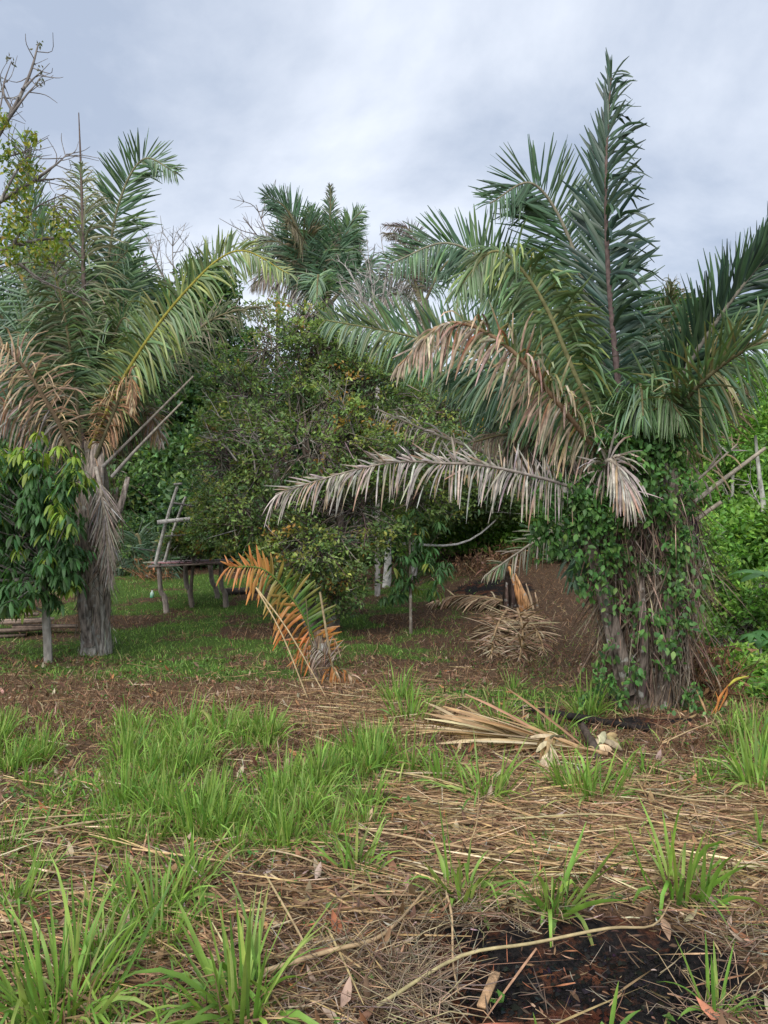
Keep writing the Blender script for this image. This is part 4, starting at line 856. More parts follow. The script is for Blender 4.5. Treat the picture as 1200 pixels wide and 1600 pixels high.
def rusty_plant():
    base = on_ground(1120, 1118); D = base[1]; root = empty('wilted_plant', base); tag(root, 'wilted orange plant with one yellow leaf right of the palm foot', 'plant'); q = lambda x, y: P(x, y, D)
    for pp, W, C in (([(1118, 1115), (1125, 1090), (1140, 1068)], .05, RUST), ([(1122, 1112), (1135, 1085), (1136, 1070)], .04, RUST * .8), ([(1105, 1118), (1098, 1100), (1088, 1078)], .04, A(.4, .25, .13)), ([(1138, 1072), (1150, 1062), (1170, 1056)], .05, A(.38, .36, .06)), ([(1112, 1116), (1122, 1098), (1118, 1080)], .03, RUST)):
        m = MB(); c = spline([q(*p) for p in pp], 8); tube(m, c, np.array([W * .12, W * .28, W * .05]), np.array([W * .06, W * .08, W * .03]), up=A(0, -1, .2), sides=6, C=C); m.build('leaf', M_dry, root)
rusty_plant()

# ------------------------------------------------------------------ wooden platform with ladder
def platform():
    b0 = on_ground(261, 958); D = b0[1]; root = empty('wooden_platform', b0); tag(root, 'rickety grey wooden platform on posts with a leaning ladder', 'platform')
    for (x0, y0, x1, y1, dz, c) in ((261, 960, 248, 880, 0, .75), (300, 946, 289, 876, .7, .6), (341, 938, 328, 878, 1.3, .6), (354, 954, 345, 880, .5, .5)):
        p0 = P(x0, y0, D + dz); p0[2] = ground_z(p0[0], p0[1]) - .05; p1 = P(x1, y1, D + dz)
        m = MB(); tube(m, spline([p0, p0 * .65 + p1 * .35 + A(.0, .02, 0), (p0 + p1) / 2 + A(-.04, 0, 0), p1], 12), np.array([.052, .044, .040]), sides=8, C=A(.22, .185, .16) * c / .6, rough=.2, seed=x0); m.build('post', M_wood, root)
    for i in range(9):
        f = i / 8; a = P(238 + 6 * f, 885 - 6 * f, D - .05 + 1.25 * f); b = P(352, 880 - 5 * f, D + .1 + 1.25 * f); m = MB(); box(m, a + RNG.normal(size=3) * A(.07, .02, .02), b + RNG.normal(size=3) * A(.09, .02, .02), .11, .022, jit(A(.22, .185, .155), 1, .25)[0]); m.build('deck_plank', M_wood, root)
    for (x0, y0, x1, y1, dz, r) in ((243, 882, 277, 760, -.15, .032), (257, 878, 290, 776, .1, .028), (307, 840, 313, 764, .7, .022)):
        m = MB(); tube(m, spline([P(x0, y0, D + dz), P((x0 + x1) / 2 - 2, (y0 + y1) / 2, D + dz), P(x1, y1, D + dz)], 14), np.array([r, r * .8]), sides=7, C=A(.50, .47, .43), rough=.18, seed=x1); m.build('ladder_pole', M_wood, root)
    for (x0, y0, x1, y1, w, h, c, nm, dz) in ((246, 816, 315, 809, .04, .07, .55, 'cross_board', -.22), (272, 757, 284, 756, .10, .04, .34, 'top_cap', -.15), (268, 785, 300, 791, .03, .035, .2, 'rung', -.02), (254, 838, 290, 836, .03, .03, .2, 'rung', -.02)):
        m = MB(); box(m, P(x0, y0, D + dz), P(x1, y1, D + dz + .05), w, h, A(c, c * .95, c * .88)); m.build(nm, M_wood, root)
    for (x0, y0, x1, y1) in ((296, 790, 304, 806), (298, 812, 306, 830)):
        m = MB(); tube(m, np.array([P(x0, y0, D), P(x1, y1, D + .1)]), np.array([.014]), sides=5, C=A(.2, .17, .15)); m.build('brace', M_wood, root)
    # plant growing on the deck
    tree('shrub', 'leafy shrub with orange leaves growing over the platform deck', 'shrub', A(*P(300, 925, D + .5)[:2], ground_z(*P(300, 925, D + .5)[:2])), [B(295, 845, D + .3, 45, 20), B(330, 840, D + .2, 40, 30), B(265, 850, D + .4, 20, 14), B(330, 780, D + .4, 30, 40)], 420, 16, .07, C_TREE, [2, 3, 3, 2, 1.6], trunk_r=.035, rc=.13, thr=.34, ns=2.2, seed=77)
    # dark plank standing low behind, and small green bottle
    m = MB(); a = on_ground(352, 930, .06); b = on_ground(400, 927, .06); box(m, a, b, .12, .12, A(.07, .06, .055)); tag(m.build('old_beam', M_wood), 'dark old beam lying on the turf behind the platform', 'beam')
    m = MB(); c = on_ground(237, 934); tube(m, np.array([c, c + A(.01, 0, .03), c + A(.01, 0, .09), c + A(.01, 0, .11), c + A(.01, 0, .14)]), np.array([.035, .04, .038, .016, .016]), sides=10, C=A(.03, .3, .14), C2=A(.6, .62, .6)); tag(m.build('plastic_bottle', M_plastic), 'small green plastic bottle on the turf behind the platform', 'bottle')
platform()
# plank pile at the left
nmz = ['weathered plank lying at the bottom of the pile by the left edge', 'grey plank slanting across the pile by the left edge', 'thin dark plank on top of the pile by the left edge', 'broken brown plank sticking out right of the pile', 'short plank end at the foot of the pile', 'long plank at the back of the pile', 'crooked plank leaning on the pile front']
for i, (x0, y0, x1, y1, lz) in enumerate(((-60, 992, 40, 988, .03), (-40, 986, 70, 980, .10), (-30, 975, 80, 968, .2), (20, 985, 122, 977, .12), (-10, 996, 45, 994, .02), (-50, 968, 60, 962, .26), (0, 990, 85, 966, .16))):
    g0, g1 = on_ground(x0, 1000 - i * 1.5), on_ground(x1, 1000 - i * 1.5); D = g0[1] + .05 * i
    a, b = P(x0, y0, D), P(x1, y1, D + .3); a[2] = ground_z(a[0], a[1]) + lz; b[2] = ground_z(b[0], b[1]) + lz * .9
    m = MB(); box(m, a, b, .16, .035, A(.22, .165, .13) * (.6 + .12 * i)); tag(m.build('plank', M_wood), nmz[i], 'plank', 'weathered planks piled at the left edge')

# ------------------------------------------------------------------ young palm with the orange frond
def young_palm():
    base = on_ground(505, 1060); D = base[1]; root = empty('young_palm', base); tag(root, 'small palm with one half orange half green frond in front of the bushy tree', 'palm'); q = lambda x, y, dz=0.0: P(x, y, D + dz)
    m = MB(); tube(m, spline([base - A(0, 0, .05), base + A(-.02, 0, .2), q(497, 985)], 10), np.array([.13, .11, .05]), sides=14, C=A(.13, .09, .065), rough=.3, flute=.2); m.build('stem', M_palmbark, root)
    def cf(u, sd, m):
        g = np.array([A(.06, .17, .035)] * m); o = np.array([A(.50, .19, .055)] * m); up = sd > 0
        w = np.where(up, np.interp(u, [0, .12, .2, .55, .75, 1], [1, .8, 0, 0, .7, 1]), np.interp(u, [0, .3, .45, .7, .85, 1], [1, 1, .55, .3, .9, 1]))
        w = (np.clip(w + RNG.normal(size=m) * .25, 0, 1))[:, None]; C = g * (1 - w) + o * w; return jit(C, m, .12), jit(C * .75 + A(.30, .12, .03) * .4, m, .15)
    frond(root, [q(503, 1045), q(485, 985, -.05), q(455, 933, -.1), q(412, 890, -.2), q(358, 886, -.3)], facing=A(0, -1, .3), n=54, L=.41, W=.034, a0=84, a1=50, up_d=.12, dn_d=1.5, upL=.72, lv=.16, clump=9, cfun=cf, pet=.10, rach=(.018, .006), rcol=A(.10, .16, .04), single=True, miss=.06, jitter=.13, lenp=([0, .15, .5, .8, 1], [.8, 1, .95, .7, .5]))
    for pp, r, C, lab in (([(500, 1060), (485, 1000), (478, 935)], .010, A(.13, .12, .06), 'thin green stalk'), ([(522, 1062), (512, 1000), (500, 925)], .018, A(.28, .22, .13), 'tan cut stalk')):
        m = MB(); tube(m, spline([q(*p, -.15) for p in pp], 10), np.array([r, r * .7]), sides=6, C=C); m.build('cut_stalk', M_straw, root)['label'] = lab
    gc = lambda u, sd, m: (jit(A(.36, .32, .28), m, .2), jit(A(.3, .22, .15), m, .2))
    frond(root, [q(520, 1040, -.15), q(505, 1020, -.2), q(490, 1010, -.25)], n=14, L=.26, W=.014, cfun=gc, pet=.1, dn_d=1, rach=(.008, .004), label='grey shrivelled frond')
    frond(root, [q(520, 1060, -.2), q(535, 1045, -.25), q(556, 1062, -.3)], n=14, L=.26, W=.018, pal=(TAN, RUST * .7, BROWN), pet=.1, dn_d=2, up_d=1.5, rach=(.012, .005), label='brown broken frond at the foot')
    frond(root, [q(515, 1062, -.2), q(518, 1040, -.3), q(528, 1060, -.4)], n=16, L=.22, W=.02, pal=(TAN, RUST * .6, A(.3, .16, .08)), pet=.1, dn_d=2, up_d=1.5, rach=(.012, .005))
    fibre_mass(root, base[2] + .05, base[2] + .5, [.15, .10], 160, [A(.12, .08, .05), A(.3, .2, .13), A(.07, .05, .04)], np.array([base, base + A(-.05, 0, .6)]), ln=(.1, .3))
young_palm()

# ------------------------------------------------------------------ burnt stump and its fallen fronds
def stump():
    base = on_ground(803, 958); D = base[1]; root = empty('burnt_stump', base); tag(root, 'charred palm stump split open with a tawny side', 'stump'); q = lambda x, y, dz=0.0: P(x, y, D + dz)
    m = MB(); tube(m, spline([base - A(0, 0, .08), q(800, 925), q(796, 893)], 10), np.array([.15, .125, .07]), sides=12, C=A(.035, .026, .022), rough=.4, flute=.3); m.build('charred_core', M_char, root)
    for (x0, y0, x1, y1, w, C, dz) in ((818, 955, 795, 885, .06, A(.42, .21, .09), -.16), (826, 950, 804, 896, .055, A(.45, .26, .13), -.13), (790, 958, 792, 910, .045, A(.09, .06, .05), -.15), (833, 952, 822, 912, .025, A(.4, .3, .2), -.1), (803, 960, 800, 905, .04, A(.06, .04, .035), -.18), (840, 950, 836, 925, .02, A(.36, .25, .16), -.05)):
        leaf_base(root, q(x0, y0, dz), q(x1, y1, dz), A(0, -.03, 0), w, w * .35, C)
    return D
SD = stump()
def fallen(name, label, pix, n, L, W, pal, single=False, lift=.05, a0=70, a1=30, wts=None, jitter=.15, dn=.35, facing=A(0, -.1, 1), rcol=A(.34, .24, .14), cat='palm frond', vee=.05, up=None, lv=.2, clump=10, miss=.1):
    pts = [on_ground(x, y, lift + (up[i] if up else 0)) for i, (x, y) in enumerate(pix)]
    root = empty(name, pts[0]); tag(root, label, cat)
    f = frond(root, pts, facing=facing, n=n, L=L, W=W, a0=a0, a1=a1, up_d=dn, dn_d=dn, pal=pal, wts=wts, pet=.06, jitter=jitter, rcol=rcol, rach=(.025, .008), single=single, vee=vee, lv=lv, clump=clump, miss=miss, name='midrib')
    return root
fp = (TAN, A(.30, .21, .14), A(.44, .34, .23), A(.20, .13, .08), A(.26, .15, .09))
fallen('fallen_frond', 'fallen tan frond lying left of the burnt stump', [(795, 955), (750, 948), (710, 946), (672, 950)], 60, .42, .04, fp, dn=.5, up=[.1, .12, .1, .02])
fallen('fallen_frond', 'fallen tan frond spread below the burnt stump towards the grass', [(793, 962), (780, 985), (772, 1005), (768, 1030)], 44, .44, .042, fp, jitter=.30, dn=.12, lv=.38, clump=24, miss=.2, a0=72, a1=34, rcol=A(.36, .25, .15), up=[.06, .07, .05, .0], facing=A(0, -.15, 1))
fallen('fallen_frond', 'fallen pale frond spread right below the burnt stump', [(808, 960), (816, 990), (816, 1010), (812, 1036)], 44, .44, .042, fp, jitter=.30, dn=.12, lv=.38, clump=24, miss=.2, a0=72, a1=34, rcol=A(.36, .25, .15), up=[.05, .06, .04, .0], facing=A(.1, -.15, 1))
fallen('fallen_frond', 'brown fallen frond lying right of the burnt stump', [(815, 955), (835, 985), (845, 1005), (850, 1025)], 40, .42, .03, (BROWN, A(.28, .18, .11), TAN), dn=.3, jitter=.3)
# large dry frond in the foreground: leaflets one by one
def dryfrond():
    lab = 'large bleached dry frond lying on the grass in front of the right palm'
    pts = [on_ground(950, 1190, .05), on_ground(870, 1180, .08), on_ground(790, 1168, .08), on_ground(715, 1145, .03)]
    root = empty('fallen_frond', pts[1]); tag(root, lab, 'palm frond')
    frond(root, pts, facing=A(0, -.06, 1), n=110, L=.70, W=.036, a0=20, a1=6, up_d=.10, dn_d=.14, pal=(STRAW, A(.52, .41, .25), A(.40, .27, .14), A(.33, .22, .12)), wts=(4, 3, 2, 1), pet=.02, jitter=.14, lv=.22, clump=5, rcol=A(.3, .2, .11), rach=(.02, .006), single='x', vee=.0, name='midrib', lenp=([0, .5, 1], [1, 1, .6]))
    frond(root, [on_ground(880, 1178, .12), on_ground(860, 1185, .14), on_ground(858, 1205, .05)], facing=A(0, -.8, .6), n=10, L=.22, W=.04, a0=30, a1=15, up_d=.6, dn_d=.6, pal=(A(.5, .4, .26), STRAW), pet=.1, jitter=.25, rach=(.012, .006), name='bent_leaflets')
    frond(root, [on_ground(930, 1188, .05), on_ground(945, 1175, .10), on_ground(962, 1168, .05)], facing=A(0, -.8, .6), n=10, L=.16, W=.05, a0=40, a1=15, up_d=.4, dn_d=.4, pal=(A(.5, .4, .26), STRAW), pet=.1, jitter=.25, rach=(.012, .006), name='torn_tip')
    m = MB(); tube(m, spline([on_ground(935, 1192, .02), on_ground(925, 1178, .08), on_ground(912, 1165, .12), on_ground(910, 1155, .12)], 10), np.array([.028, .03, .012]), sides=8, C=A(.07, .055, .045), rough=.3); tag(m.build('broken_branch', M_char), 'dark broken branch lying across the bleached dry frond', 'branch')
dryfrond()
m = MB(); tube(m, spline([on_ground(815, 1112, .03), on_ground(870, 1122, .04), on_ground(930, 1132, .03), on_ground(1015, 1146, .03)], 16), np.array([.02, .03, .022]), sides=9, C=A(.02, .018, .017), rough=.25); tag(m.build('charred_log', M_char), 'long charred thin log in front of the right palm', 'log')

# ------------------------------------------------------------------ ground cover
def on_z(p, lift=0): p = np.array(p); p[:, 2] = ground_z(p[:, 0], p[:, 1]) + lift; return p
def scatter(n, y0, y1, xl=.62, bias=1.0):
    y = y0 + (y1 - y0) * RNG.random(n) ** bias; x = RNG.uniform(-xl, xl, n) * y; return np.stack([x, y, np.zeros(n)], 1)
def keep(p, prob): return p[RNG.random(len(p)) < prob(p[:, 0], p[:, 1])]
# short turf behind
p = keep(scatter(240000, 6.6, 24, .66, 1.1), lambda x, y: green_mask(x, np.maximum(y, .5)) * (.35 + .65 * noise2(x, y, 3, 71))); p = on_z(p, -.005); n = len(p)
m = MB(); strips(m, p, nz(RNG.normal(size=(n, 3)) * .45 + A(0, 0, 1)), rdir(n) * A(1, 1, .1), 0.025 + .06 * RNG.random(n), .005 + .005 * RNG.random(n), .5 * RNG.random(n), 2, jit(pick([A(.15, .27, .055), A(.20, .33, .07), A(.10, .18, .04), A(.27, .30, .10)], [3, 3, 2, 1], n), n, .2), prof=([0, .5, 1], [1, .8, .05])); tag(m.build('short_turf', M_grass), 'short green turf growing across the clearing', 'grass', kind='stuff')
print('turf', n)
# brown cut stubble between
def stub(x, y):
    return (1 - green_mask(x, np.maximum(y, .5))) * sstep(4.6, 6.0, y) * (1 - burn_mask(x, y) * .9) * (.25 + .75 * noise2(x, y, 2.2, 72))
p = keep(scatter(260000, 4.6, 20, .66, 1.6), stub); p = on_z(p, -.003); n = len(p)
m = MB(); strips(m, p, nz(RNG.normal(size=(n, 3)) * .8 + A(0, 0, .6)), rdir(n), .05 + .10 * RNG.random(n), .004 + .006 * RNG.random(n), .5 * RNG.random(n), 2, jit(pick([A(.20, .115, .065), A(.13, .075, .045), A(.30, .20, .12), A(.08, .05, .035), A(.36, .28, .18)], [3, 3, 2, 2, .7], n), n, .2), prof=([0, .5, 1], [1, .8, .1])); tag(m.build('dry_stubble', M_dry), 'brown dry cut stubble covering the middle ground', 'stubble', kind='stuff')
print('stubble', n)
# straw, lying, aligned in swathes
def straw_d(x, y):
    px = x / y * FPX + 600; py = 800 + (CAMZ - ground_z(x, y)) / y * FPX
    sw = sstep(560, 700, px) * sstep(1175, 1230, py) * (1 - sstep(1380, 1440, py)) * 1.0
    sw2 = np.exp(-((px - 560) / 130) ** 2 - ((py - 1125) / 40) ** 2)
    lf = sstep(1230, 1300, py) * .30
    return np.clip(np.maximum(np.maximum(sw, sw2), lf) * (.3 + .7 * noise2(x, y, 2.4, 73)), 0, 1) * (1 - .93 * burn_mask(x, y)) + .02 * (1 - sstep(9, 11, y))
p = keep(scatter(60000, 2.1, 9.0, .60, 1.25), straw_d); n = len(p)
L = .18 + .55 * RNG.random(n) ** 1.6; th = RNG.normal(size=n) * .55 - .22 + 3.1416 * (RNG.random(n) < .5)
rnd = RNG.random(n) < .22; th[rnd] = RNG.random(int(rnd.sum())) * 6.28
p = on_z(p, .004); p[:, 2] += RNG.random(n) ** 2 * .05; d = np.stack([np.cos(th), np.sin(th), RNG.normal(size=n) * .06 + .03], 1)
bm_ = np.max([burn_mask((p + d * L[:, None] * f)[:, 0], (p + d * L[:, None] * f)[:, 1]) for f in (-.5, -.25, 0, .25, .5)], 0)
k = (bm_ < .35) | (RNG.random(n) < .09); p, d, L = p[k], d[k], L[k]; n = len(p)
m = MB(); strips(m, p - d * L[:, None] * .5, d, nz(np.stack([-d[:, 1], d[:, 0], RNG.normal(size=n) * .8 + .1], 1)), L, .0035 + .006 * RNG.random(n) ** 2, .02, 4, jit(pick([STRAW, A(.32, .22, .115), A(.48, .385, .25), A(.23, .14, .078), A(.14, .085, .05)], [4, 4, 1.6, 3.4, 2.6], n), n, .18), prof=([0, .1, .9, 1], [.8, 1, .8, .3]), side2=rdir(n)); tag(m.build('straw_litter', M_straw), 'dry straw lying in swathes over the foreground', 'straw', kind='stuff')
print('straw', n)
# fine brown litter and grey twigs near the camera
p = keep(scatter(60000, 1.9, 6.0, .60, 1.3), lambda x, y: (1 - .90 * burn_mask(x, y)) * (.3 + .7 * noise2(x, y, 4, 74))); n = len(p); p = on_z(p, .002); p[:, 2] += RNG.random(n) ** 2 * .03
th = RNG.random(n) * 6.28; d = np.stack([np.cos(th), np.sin(th), RNG.normal(size=n) * .18 + .06], 1); L = .03 + .11 * RNG.random(n) ** 2
m = MB(); strips(m, p, d, nz(np.stack([-d[:, 1], d[:, 0], RNG.normal(size=n)], 1)), L, .002 + .006 * RNG.random(n) ** 2, RNG.normal(size=n) * .2, 3, jit(pick([A(.20, .12, .07), A(.12, .07, .045), A(.30, .21, .13), A(.34, .29, .24), A(.07, .05, .04), A(.30, .12, .06)], [4, 4, 2, 1.2, 3, 1], n), n, .2), prof=([0, .3, .8, 1], [.6, 1, .8, .1]), side2=rdir(n)); tag(m.build('dry_litter', M_straw), 'fine brown leaf and stem litter over the foreground soil', 'litter', kind='stuff')
c = [(640, 1560, 60, 60, 420), (560, 1500, 80, 40, 160), (720, 1430, 110, 20, 220), (1150, 1450, 50, 60, 200), (450, 1560, 80, 40, 120), (1130, 1590, 50, 30, 70)]
m = MB()
for (x, y, rx, ry, n) in c:
    a = RNG.normal(size=(n, 2)) * .6; q = np.array([on_ground(x + u * rx, min(max(y + v * ry, 1300), 1640)) for u, v in a]); th = RNG.random(n) * 6.28; d = np.stack([np.cos(th), np.sin(th), RNG.random(n) * .35], 1); L = .08 + .18 * RNG.random(n)
    mid = q + d * L[:, None] * .5 + RNG.normal(size=(n, 3)) * .012 + A(0, 0, .012); e = mid + nz(d + RNG.normal(size=(n, 3)) * .3) * L[:, None] * .5; C = jit(pick([A(.24, .19, .14), A(.16, .11, .075), A(.34, .26, .16)], [2, 3, 2], n), n, .2)
    sticks(m, q, mid, .0022, .0018, C); sticks(m, mid, e, .0018, .0008, C)
tag(m.build('twig_litter', M_straw), 'tangled pale twigs round the burnt patch', 'twigs', kind='stuff')
# fallen dead leaves, curled
p = keep(scatter(5200, 2.0, 9.5, .6, 1.3), lambda x, y: (1 - .97 * burn_mask(x, y)) * .9); n = len(p); p = on_z(p, .012); d = nz(rdir(n) * A(1, 1, .25)); L = .03 + .07 * RNG.random(n)
m = MB(); strips(m, p, d, nz(np.cross(d, A(0, 0, 1)) + RNG.normal(size=(n, 3)) * .4), L, L * .4, RNG.normal(size=n) * .6, 3, jit(pick([A(.24, .14, .08), A(.33, .25, .18), A(.14, .085, .055), A(.36, .17, .08)], [3, 2, 3, .6], n), n, .2), fold=.4, prof=([0, .3, .7, 1], [.2, 1, .7, .05])); tag(m.build('dead_leaves', M_dry), 'curled dead leaves scattered over the soil', 'leaves', kind='stuff')
# clods and ash on the burnt soil
p = keep(scatter(26000, 1.9, 3.6, .6), lambda x, y: .9 * burn_mask(x, y)); n = len(p); p = on_z(p, -.045); r = .004 + .012 * RNG.random(n) ** 3
m = MB(); V = np.array([[1, 0, 0], [-.5, .87, 0], [-.5, -.87, 0], [0, 0, .9]]); V = V[None] * (1 + RNG.normal(size=(n, 4, 1)) * .3) * r[:, None, None] + p[:, None]; ids = np.arange(n * 4).reshape(n, 4)
red = sstep(.5, .6, noise2(p[:, 0], p[:, 1], 3, 81))[:, None]; cc = jit(A(.012, .011, .011), n, .4) * (1 - red * .6) + A(.07, .02, .01) * red * .6
m.add(V.reshape(-1, 3), np.concatenate([ids[:, [0, 1, 3]], ids[:, [1, 2, 3]], ids[:, [2, 0, 3]]]), np.repeat(cc, 4, 0)); tag(m.build('burnt_clods', M_char), 'crumbs of burnt soil and charcoal in the black patch', 'soil crumbs', kind='stuff')
# small seedlings in the soil
p = keep(scatter(3200, 2.0, 9.5, .6, 1.2), lambda x, y: (1 - .8 * burn_mask(x, y)) * noise2(x, y, 1.5, 77)); p = on_z(p, .0); q = np.repeat(p, 5, 0) + RNG.normal(size=(len(p) * 5, 3)) * A(.015, .015, .006); n = len(q); d = nz(rdir(n) * A(1, 1, .4) + A(0, 0, .4)); L = .018 + .025 * RNG.random(n)
m = MB(); leaves(m, q + A(0, 0, .015), d, nz(rdir(n) * .5 + A(0, 0, 1)), L, L * .55, jit(A(.08, .17, .035), n, .25)); tag(m.build('seedlings', M_grass), 'tiny green seedlings dotted over the soil', 'seedlings', kind='stuff')

# long dry stalks, each a thing
stalks = [([(-20, 1328), (120, 1305), (300, 1276)], .007, 'pale dry stalk lying in the left grass, the lower of two'), ([(-20, 1298), (100, 1292), (225, 1284)], .005, 'thin dry stalk lying in the left grass, the upper of two'), ([(400, 1252), (480, 1246), (585, 1236)], .006, 'dry stalk lying through the grass left of centre'),
          ([(590, 1590), (720, 1520), (830, 1490), (950, 1475), (1020, 1462), (1048, 1432)], .0065, 'long curved pale stalk crossing the burnt patch'), ([(690, 1385), (705, 1450), (708, 1520), (716, 1580)], .005, 'straw stalk pointing at the camera beside the burnt patch'), ([(400, 1540), (520, 1510), (600, 1475), (672, 1405)], .009, 'bent pale stalk left of the burnt patch'),
          ([(600, 1212), (690, 1235), (790, 1265)], .006, 'straw stalk in front of the grass tufts at centre'), ([(1035, 1162), (1070, 1145), (1112, 1128)], .006, 'pale stalk sticking up right of the charred log'), ([(420, 1340), (470, 1360), (530, 1380)], .004, 'thin straw lying above the left foreground clump'), ([(415, 1380), (460, 1470), (500, 1540)], .005, 'straw stalk running down beside the foreground clump'),
          ([(560, 1305), (700, 1340), (830, 1352)], .006, 'pale stalk along the lower edge of the straw swathe'), ([(800, 1290), (950, 1290), (1100, 1310)], .006, 'pale stalk across the middle of the straw swathe'), ([(950, 1235), (1080, 1265), (1210, 1270)], .006, 'pale stalk at the right end of the straw swathe'), ([(730, 1330), (745, 1285), (748, 1235)], .004, 'thin stalk standing upright in the straw swathe')]
for pp, r, lab in stalks:
    up = 'upright' in lab or 'sticking' in lab
    pts = [on_ground(x, y, .035 + .02 * (i % 2)) for i, (x, y) in enumerate(pp)]
    if up: D = on_ground(*pp[0])[1]; pts = [P(x, y, D) for x, y in pp]
    m = MB(); tube(m, spline(pts, 24), np.array([r, r * .85, r * .5]), sides=6, C=jit(A(.40, .30, .17), 1, .12)[0], C2=A(.30, .21, .12), rough=.22); tag(m.build('dry_stalk', M_straw), lab, 'stalk', 'long dry stalks on the ground')
D = on_ground(500, 1090)[1]
for pp, lab in (([(400, 918), (440, 990), (482, 1095)], 'pale cane leaning left in front of the young palm, lower one'), ([(402, 920), (450, 985), (510, 1090)], 'pale cane leaning left in front of the young palm, upper one')):
    m = MB(); pts = [P(x, y, D - .02 * i) for i, (x, y) in enumerate(pp)]; tube(m, spline(pts, 14), np.array([.008, .006]), sides=6, C=A(.46, .35, .2)); tag(m.build('leaning_cane', M_straw), lab, 'cane', 'canes leaning by the young palm')
m = MB(); a = on_ground(752, 1585, .02); b = on_ground(775, 1545, .05); box(m, a, b, .028, .012, A(.36, .23, .13)); tag(m.build('wood_chip', M_wood), 'flat tan wood chip lying on the burnt patch', 'wood chip')

# ------------------------------------------------------------------ grass tufts
GP = [A(.135, .255, .042), A(.19, .32, .055), A(.10, .20, .04), A(.27, .35, .09)]
def blades(n, h, w, spread, droop, rad, rng=RNG):
    th = rng.random(n) * 6.283; o = np.stack([np.cos(th), np.sin(th), np.zeros(n)], 1)
    base = o * (rad * rng.random(n) ** .7)[:, None]; base[:, 2] -= .01
    d = nz(A(0, 0, 1) + o * (spread * rng.random(n))[:, None] + rng.normal(size=(n, 3)) * .12)
    L = h * (.25 + .85 * rng.random(n) ** .8); W = w * (.6 + .6 * rng.random(n)); dr = droop * rng.random(n) ** 1.3
    side = nz(np.cross(d, o + rng.normal(size=(n, 3)) * .5))
    C = jit(pick(GP, [3, 3, 2, 1], n), n, .15); C2 = jit(pick(GP + [A(.3, .28, .1)], [2, 3, 1, 2, 1.1], n), n, .2)
    return base, d, side, L, W, dr, C, C2
BP = ([0, .1, .4, .75, 1], [.5, .8, 1, .7, .04])
def tuft_mesh(name, n, h, w, spread, droop, rad, dead=.4):
    m = MB(); b, d, s, L, W, dr, C, C2 = blades(n, h, w, spread, droop, rad)
    strips(m, b, d, s, L, W, dr, 5, C, C2, prof=BP, fold=.25)
    k = int(n * dead)
    if k:
        b, d, s, L, W, dr, C, C2 = blades(k, h * .6, w * .6, spread * 1.8, droop * 1.5, rad); strips(m, b, d, s, L, W, dr, 4, jit(A(.34, .26, .13), k, .2), prof=BP)
    return m.build(name, M_grass)
def big_tuft(px, py, n, h, w, spread, droop, rad, label):
    base = on_ground(px, py); root = empty('grass_tuft', base); tag(root, label, 'grass tuft', 'green grass tufts')
    b, d, s, L, W, dr, C, C2 = blades(n, h, w, spread, droop, rad)
    b = b + base
    for i in range(n):
        q = MB(); sl = slice(i, i + 1); strips(q, b[sl], d[sl], s[sl], L[sl], W[sl], dr[sl], 6, C[sl], C2[sl], prof=BP, fold=.3); q.build('blade', M_grass, root)
    k = int(n * .9); q = MB(); b, d, s, L, W, dr, C, C2 = blades(k, h * .55, .006, spread * 2, droop * 1.5, rad); strips(q, b + base, d, s, L, W, dr, 4, jit(pick([A(.34, .26, .13), A(.2, .13, .07), A(.14, .2, .05)], [2, 2, 1], k), k, .2), prof=BP); tag(q.build('dead_blades', M_straw, root), kind='stuff')
big_tuft(95, 1590, 150, .44, .013, 1.0, 1.2, .15, 'largest grass clump, filling the bottom left corner')
big_tuft(375, 1585, 85, .42, .016, .95, 1.2, .10, 'tall grass clump at the bottom left of centre')
big_tuft(1065, 1405, 50, .40, .020, .95, 1.1, .12, 'broad bladed grass clump at the right above the burnt patch')
big_tuft(860, 1425, 34, .38, .020, .8, 1.3, .07, 'broad bladed grass clump standing above the middle of the burnt patch')
big_tuft(715, 1405, 40, .36, .018, 1.0, 1.1, .09, 'broad bladed grass clump above the left end of the burnt patch')
big_tuft(560, 1362, 40, .24, .012, .8, .8, .07, 'small yellowish grass clump at the centre')
big_tuft(1120, 1585, 16, .27, .016, .8, 1.0, .05, 'thin young grass shoot at the bottom right')
big_tuft(845, 1612, 5, .13, .016, .7, 1.6, .02, 'single bent blade at the bottom edge, the left of two')
big_tuft(950, 1618, 5, .15, .018, .7, 1.9, .02, 'single bent blade at the bottom edge, the right of two')
big_tuft(335, 1150, 12, .42, .024, .5, .7, .05, 'tall broad leaved reed shoot at the back of the left grass')
big_tuft(240, 1440, 50, .34, .012, .7, .8, .10, 'grass clump above the bottom left corner clump')
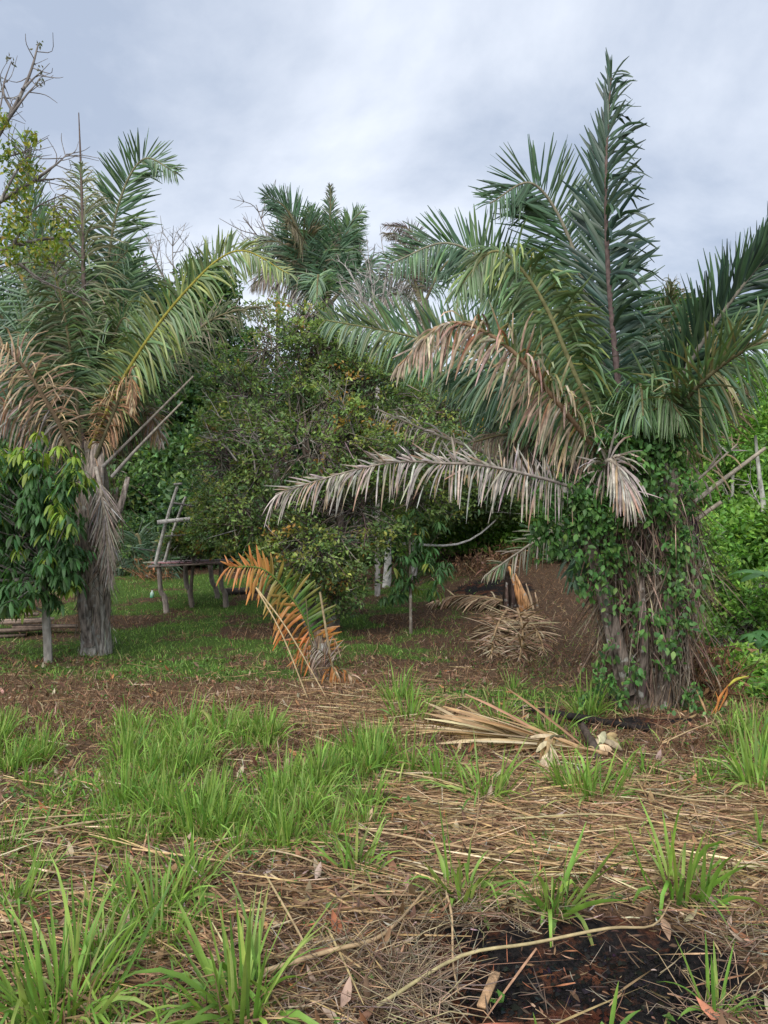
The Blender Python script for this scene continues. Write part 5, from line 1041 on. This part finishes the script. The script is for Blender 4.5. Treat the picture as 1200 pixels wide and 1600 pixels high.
# loose single blades between the tufts
def loose_d(x, y):
    px = x / y * FPX + 600; py = 800 + (CAMZ - ground_z(x, y)) / y * FPX
    a = sstep(1115, 1150, py) * (1 - sstep(1290, 1340, py)) * (1 - sstep(540, 640, px)) + .45 * sstep(1300, 1350, py) * (1 - sstep(250, 330, px)) + .5 * sstep(1080, 1110, py) * (1 - sstep(1230, 1270, py)) * sstep(1090, 1150, px) + .25 * sstep(1060, 1090, py) * (1 - sstep(1250, 1270, py)) * sstep(560, 640, px) + .04
    return np.clip(a, 0, 1) * sstep(.42, .62, fbm2(x, y, 1.9, 91)) * (1 - burn_mask(x, y))
p = keep(scatter(52000, 2.1, 8.5, .62, 1.2), loose_d); p = on_z(p, -.005); n = len(p)
m = MB(); strips(m, p, nz(RNG.normal(size=(n, 3)) * .42 + A(0, 0, 1)), rdir(n) * A(1, 1, .2), .04 + .13 * RNG.random(n) ** 1.5, .005 + .006 * RNG.random(n), .9 * RNG.random(n), 4, jit(pick(GP + [A(.34, .27, .13)], [3, 3, 2, 2, 1.5], n), n, .18), prof=([0, .1, .4, .75, 1], [.5, .8, 1, .7, .04])); tag(m.build('loose_grass', M_grass), 'loose short grass growing between the tufts', 'grass', kind='stuff')
# prototypes for the many smaller tufts (each prototype is placed first, then copied), copied with shared mesh data
protos = [tuft_mesh('grass_tuft', 74, .40, .014, .8, .9, .10), tuft_mesh('grass_tuft', 60, .34, .013, .9, 1.0, .12), tuft_mesh('grass_tuft', 90, .44, .014, .7, .8, .15), tuft_mesh('grass_tuft', 44, .30, .012, 1.0, 1.0, .08)]
used = set()
def place(px, py, s, label, k=None):
    k = int(RNG.integers(0, 4)) if k is None else k; pr = protos[k]
    o = pr if k not in used else pr.copy()
    if k in used: COL.objects.link(o)
    used.add(k); b = on_ground(px, py, -.01); o.location = b; o.rotation_euler = (0, 0, RNG.random() * 6.28); s = s * (.9 + .2 * RNG.random()); o.scale = (s, s, s)
    tag(o, label, 'grass tuft', 'green grass tufts')
named = [(640, 1125, 1.15, 'grass tuft left of the bleached frond, behind the others'), (622, 1095, .9, 'small grass tuft behind the straw at the centre'), (780, 1125, 1.0, 'grass tuft just above the bleached dry frond'), (920, 1118, .9, 'grass tuft before the foot of the right palm'), (858, 1150, 1.0, 'grass tuft between the bleached frond and the charred log'), (800, 1078, .8, 'small grass tuft behind the charred log'),
         (640, 1205, 1.1, 'grass tuft at the left end of the bleached frond'), (690, 1220, .9, 'grass tuft below the left end of the bleached frond'), (755, 1250, 1.1, 'upright grass tuft in front of the bleached frond'), (925, 1250, 1.1, 'grass tuft below the right end of the bleached frond'), (890, 1235, .9, 'grass tuft under the middle of the bleached frond'), (1185, 1230, 1.1, 'grass tuft at the right edge above the straw'), (1125, 1215, .9, 'grass tuft right of the bleached frond'), (1010, 1205, .8, 'sparse grass tuft right of the broken branch'), (1195, 1325, .8, 'grass tuft cut by the right edge beside the straw'), (975, 1225, .8, 'yellowish grass tuft beside the torn frond tip')]
for (x, y, s, l) in named: place(x, y, s, l, 3 if s < .85 else None)
# the crowded patch on the left
def field_label(x, y):
    a = 'below the left edge sapling' if x < 130 else 'below the left palm' if x < 270 else 'left of the young palm' if x < 420 else 'below the young palm'
    b = 'back row of left patch' if y < 1190 else 'middle of left patch' if y < 1255 else 'near side of left patch'
    return 'green grass tuft, ' + b + ', ' + a
field = []
while len(field) < 128:
    x, y = RNG.uniform(-40, 600), RNG.uniform(1130, 1330)
    if y > 1255 and not (x < 60 or 300 < x < 600) and RNG.random() < .75: continue
    if y < 1160 and x > 430: continue
    if noise2(x / 90, y / 45, 1.0, 95) < .40: continue
    if min([abs(x - a) + 2.2 * abs(y - b) for a, b in field] + [999]) < 18: continue
    field.append((x, y))
for x, y in field: place(x, y, np.interp(y, [1130, 1330], [.66, .52]) * RNG.choice([.7, .9, 1.1, 1.3]), field_label(x, y))
for (x, y) in ((200, 1390), (250, 1480), (300, 1380), (60, 1360), (20, 1420), (160, 1500), (320, 1440), (420, 1330), (480, 1290), (180, 1450), (10, 1330), (270, 1420)): place(x, y, RNG.uniform(.5, .75), 'slim grass tuft among the straw ' + ('at the left edge foreground' if x < 100 else 'between the two biggest left foreground clumps' if y > 1400 else 'behind the left foreground clumps'))
for (x, y) in (((1150, 1180), (1180, 1160), (1140, 1150), (1190, 1200), (1100, 1230))): place(x, y, .8, 'grass tuft on the slope beside the right edge weed bush' if x > 1145 else 'grass tuft right of the bleached frond at the slope foot')
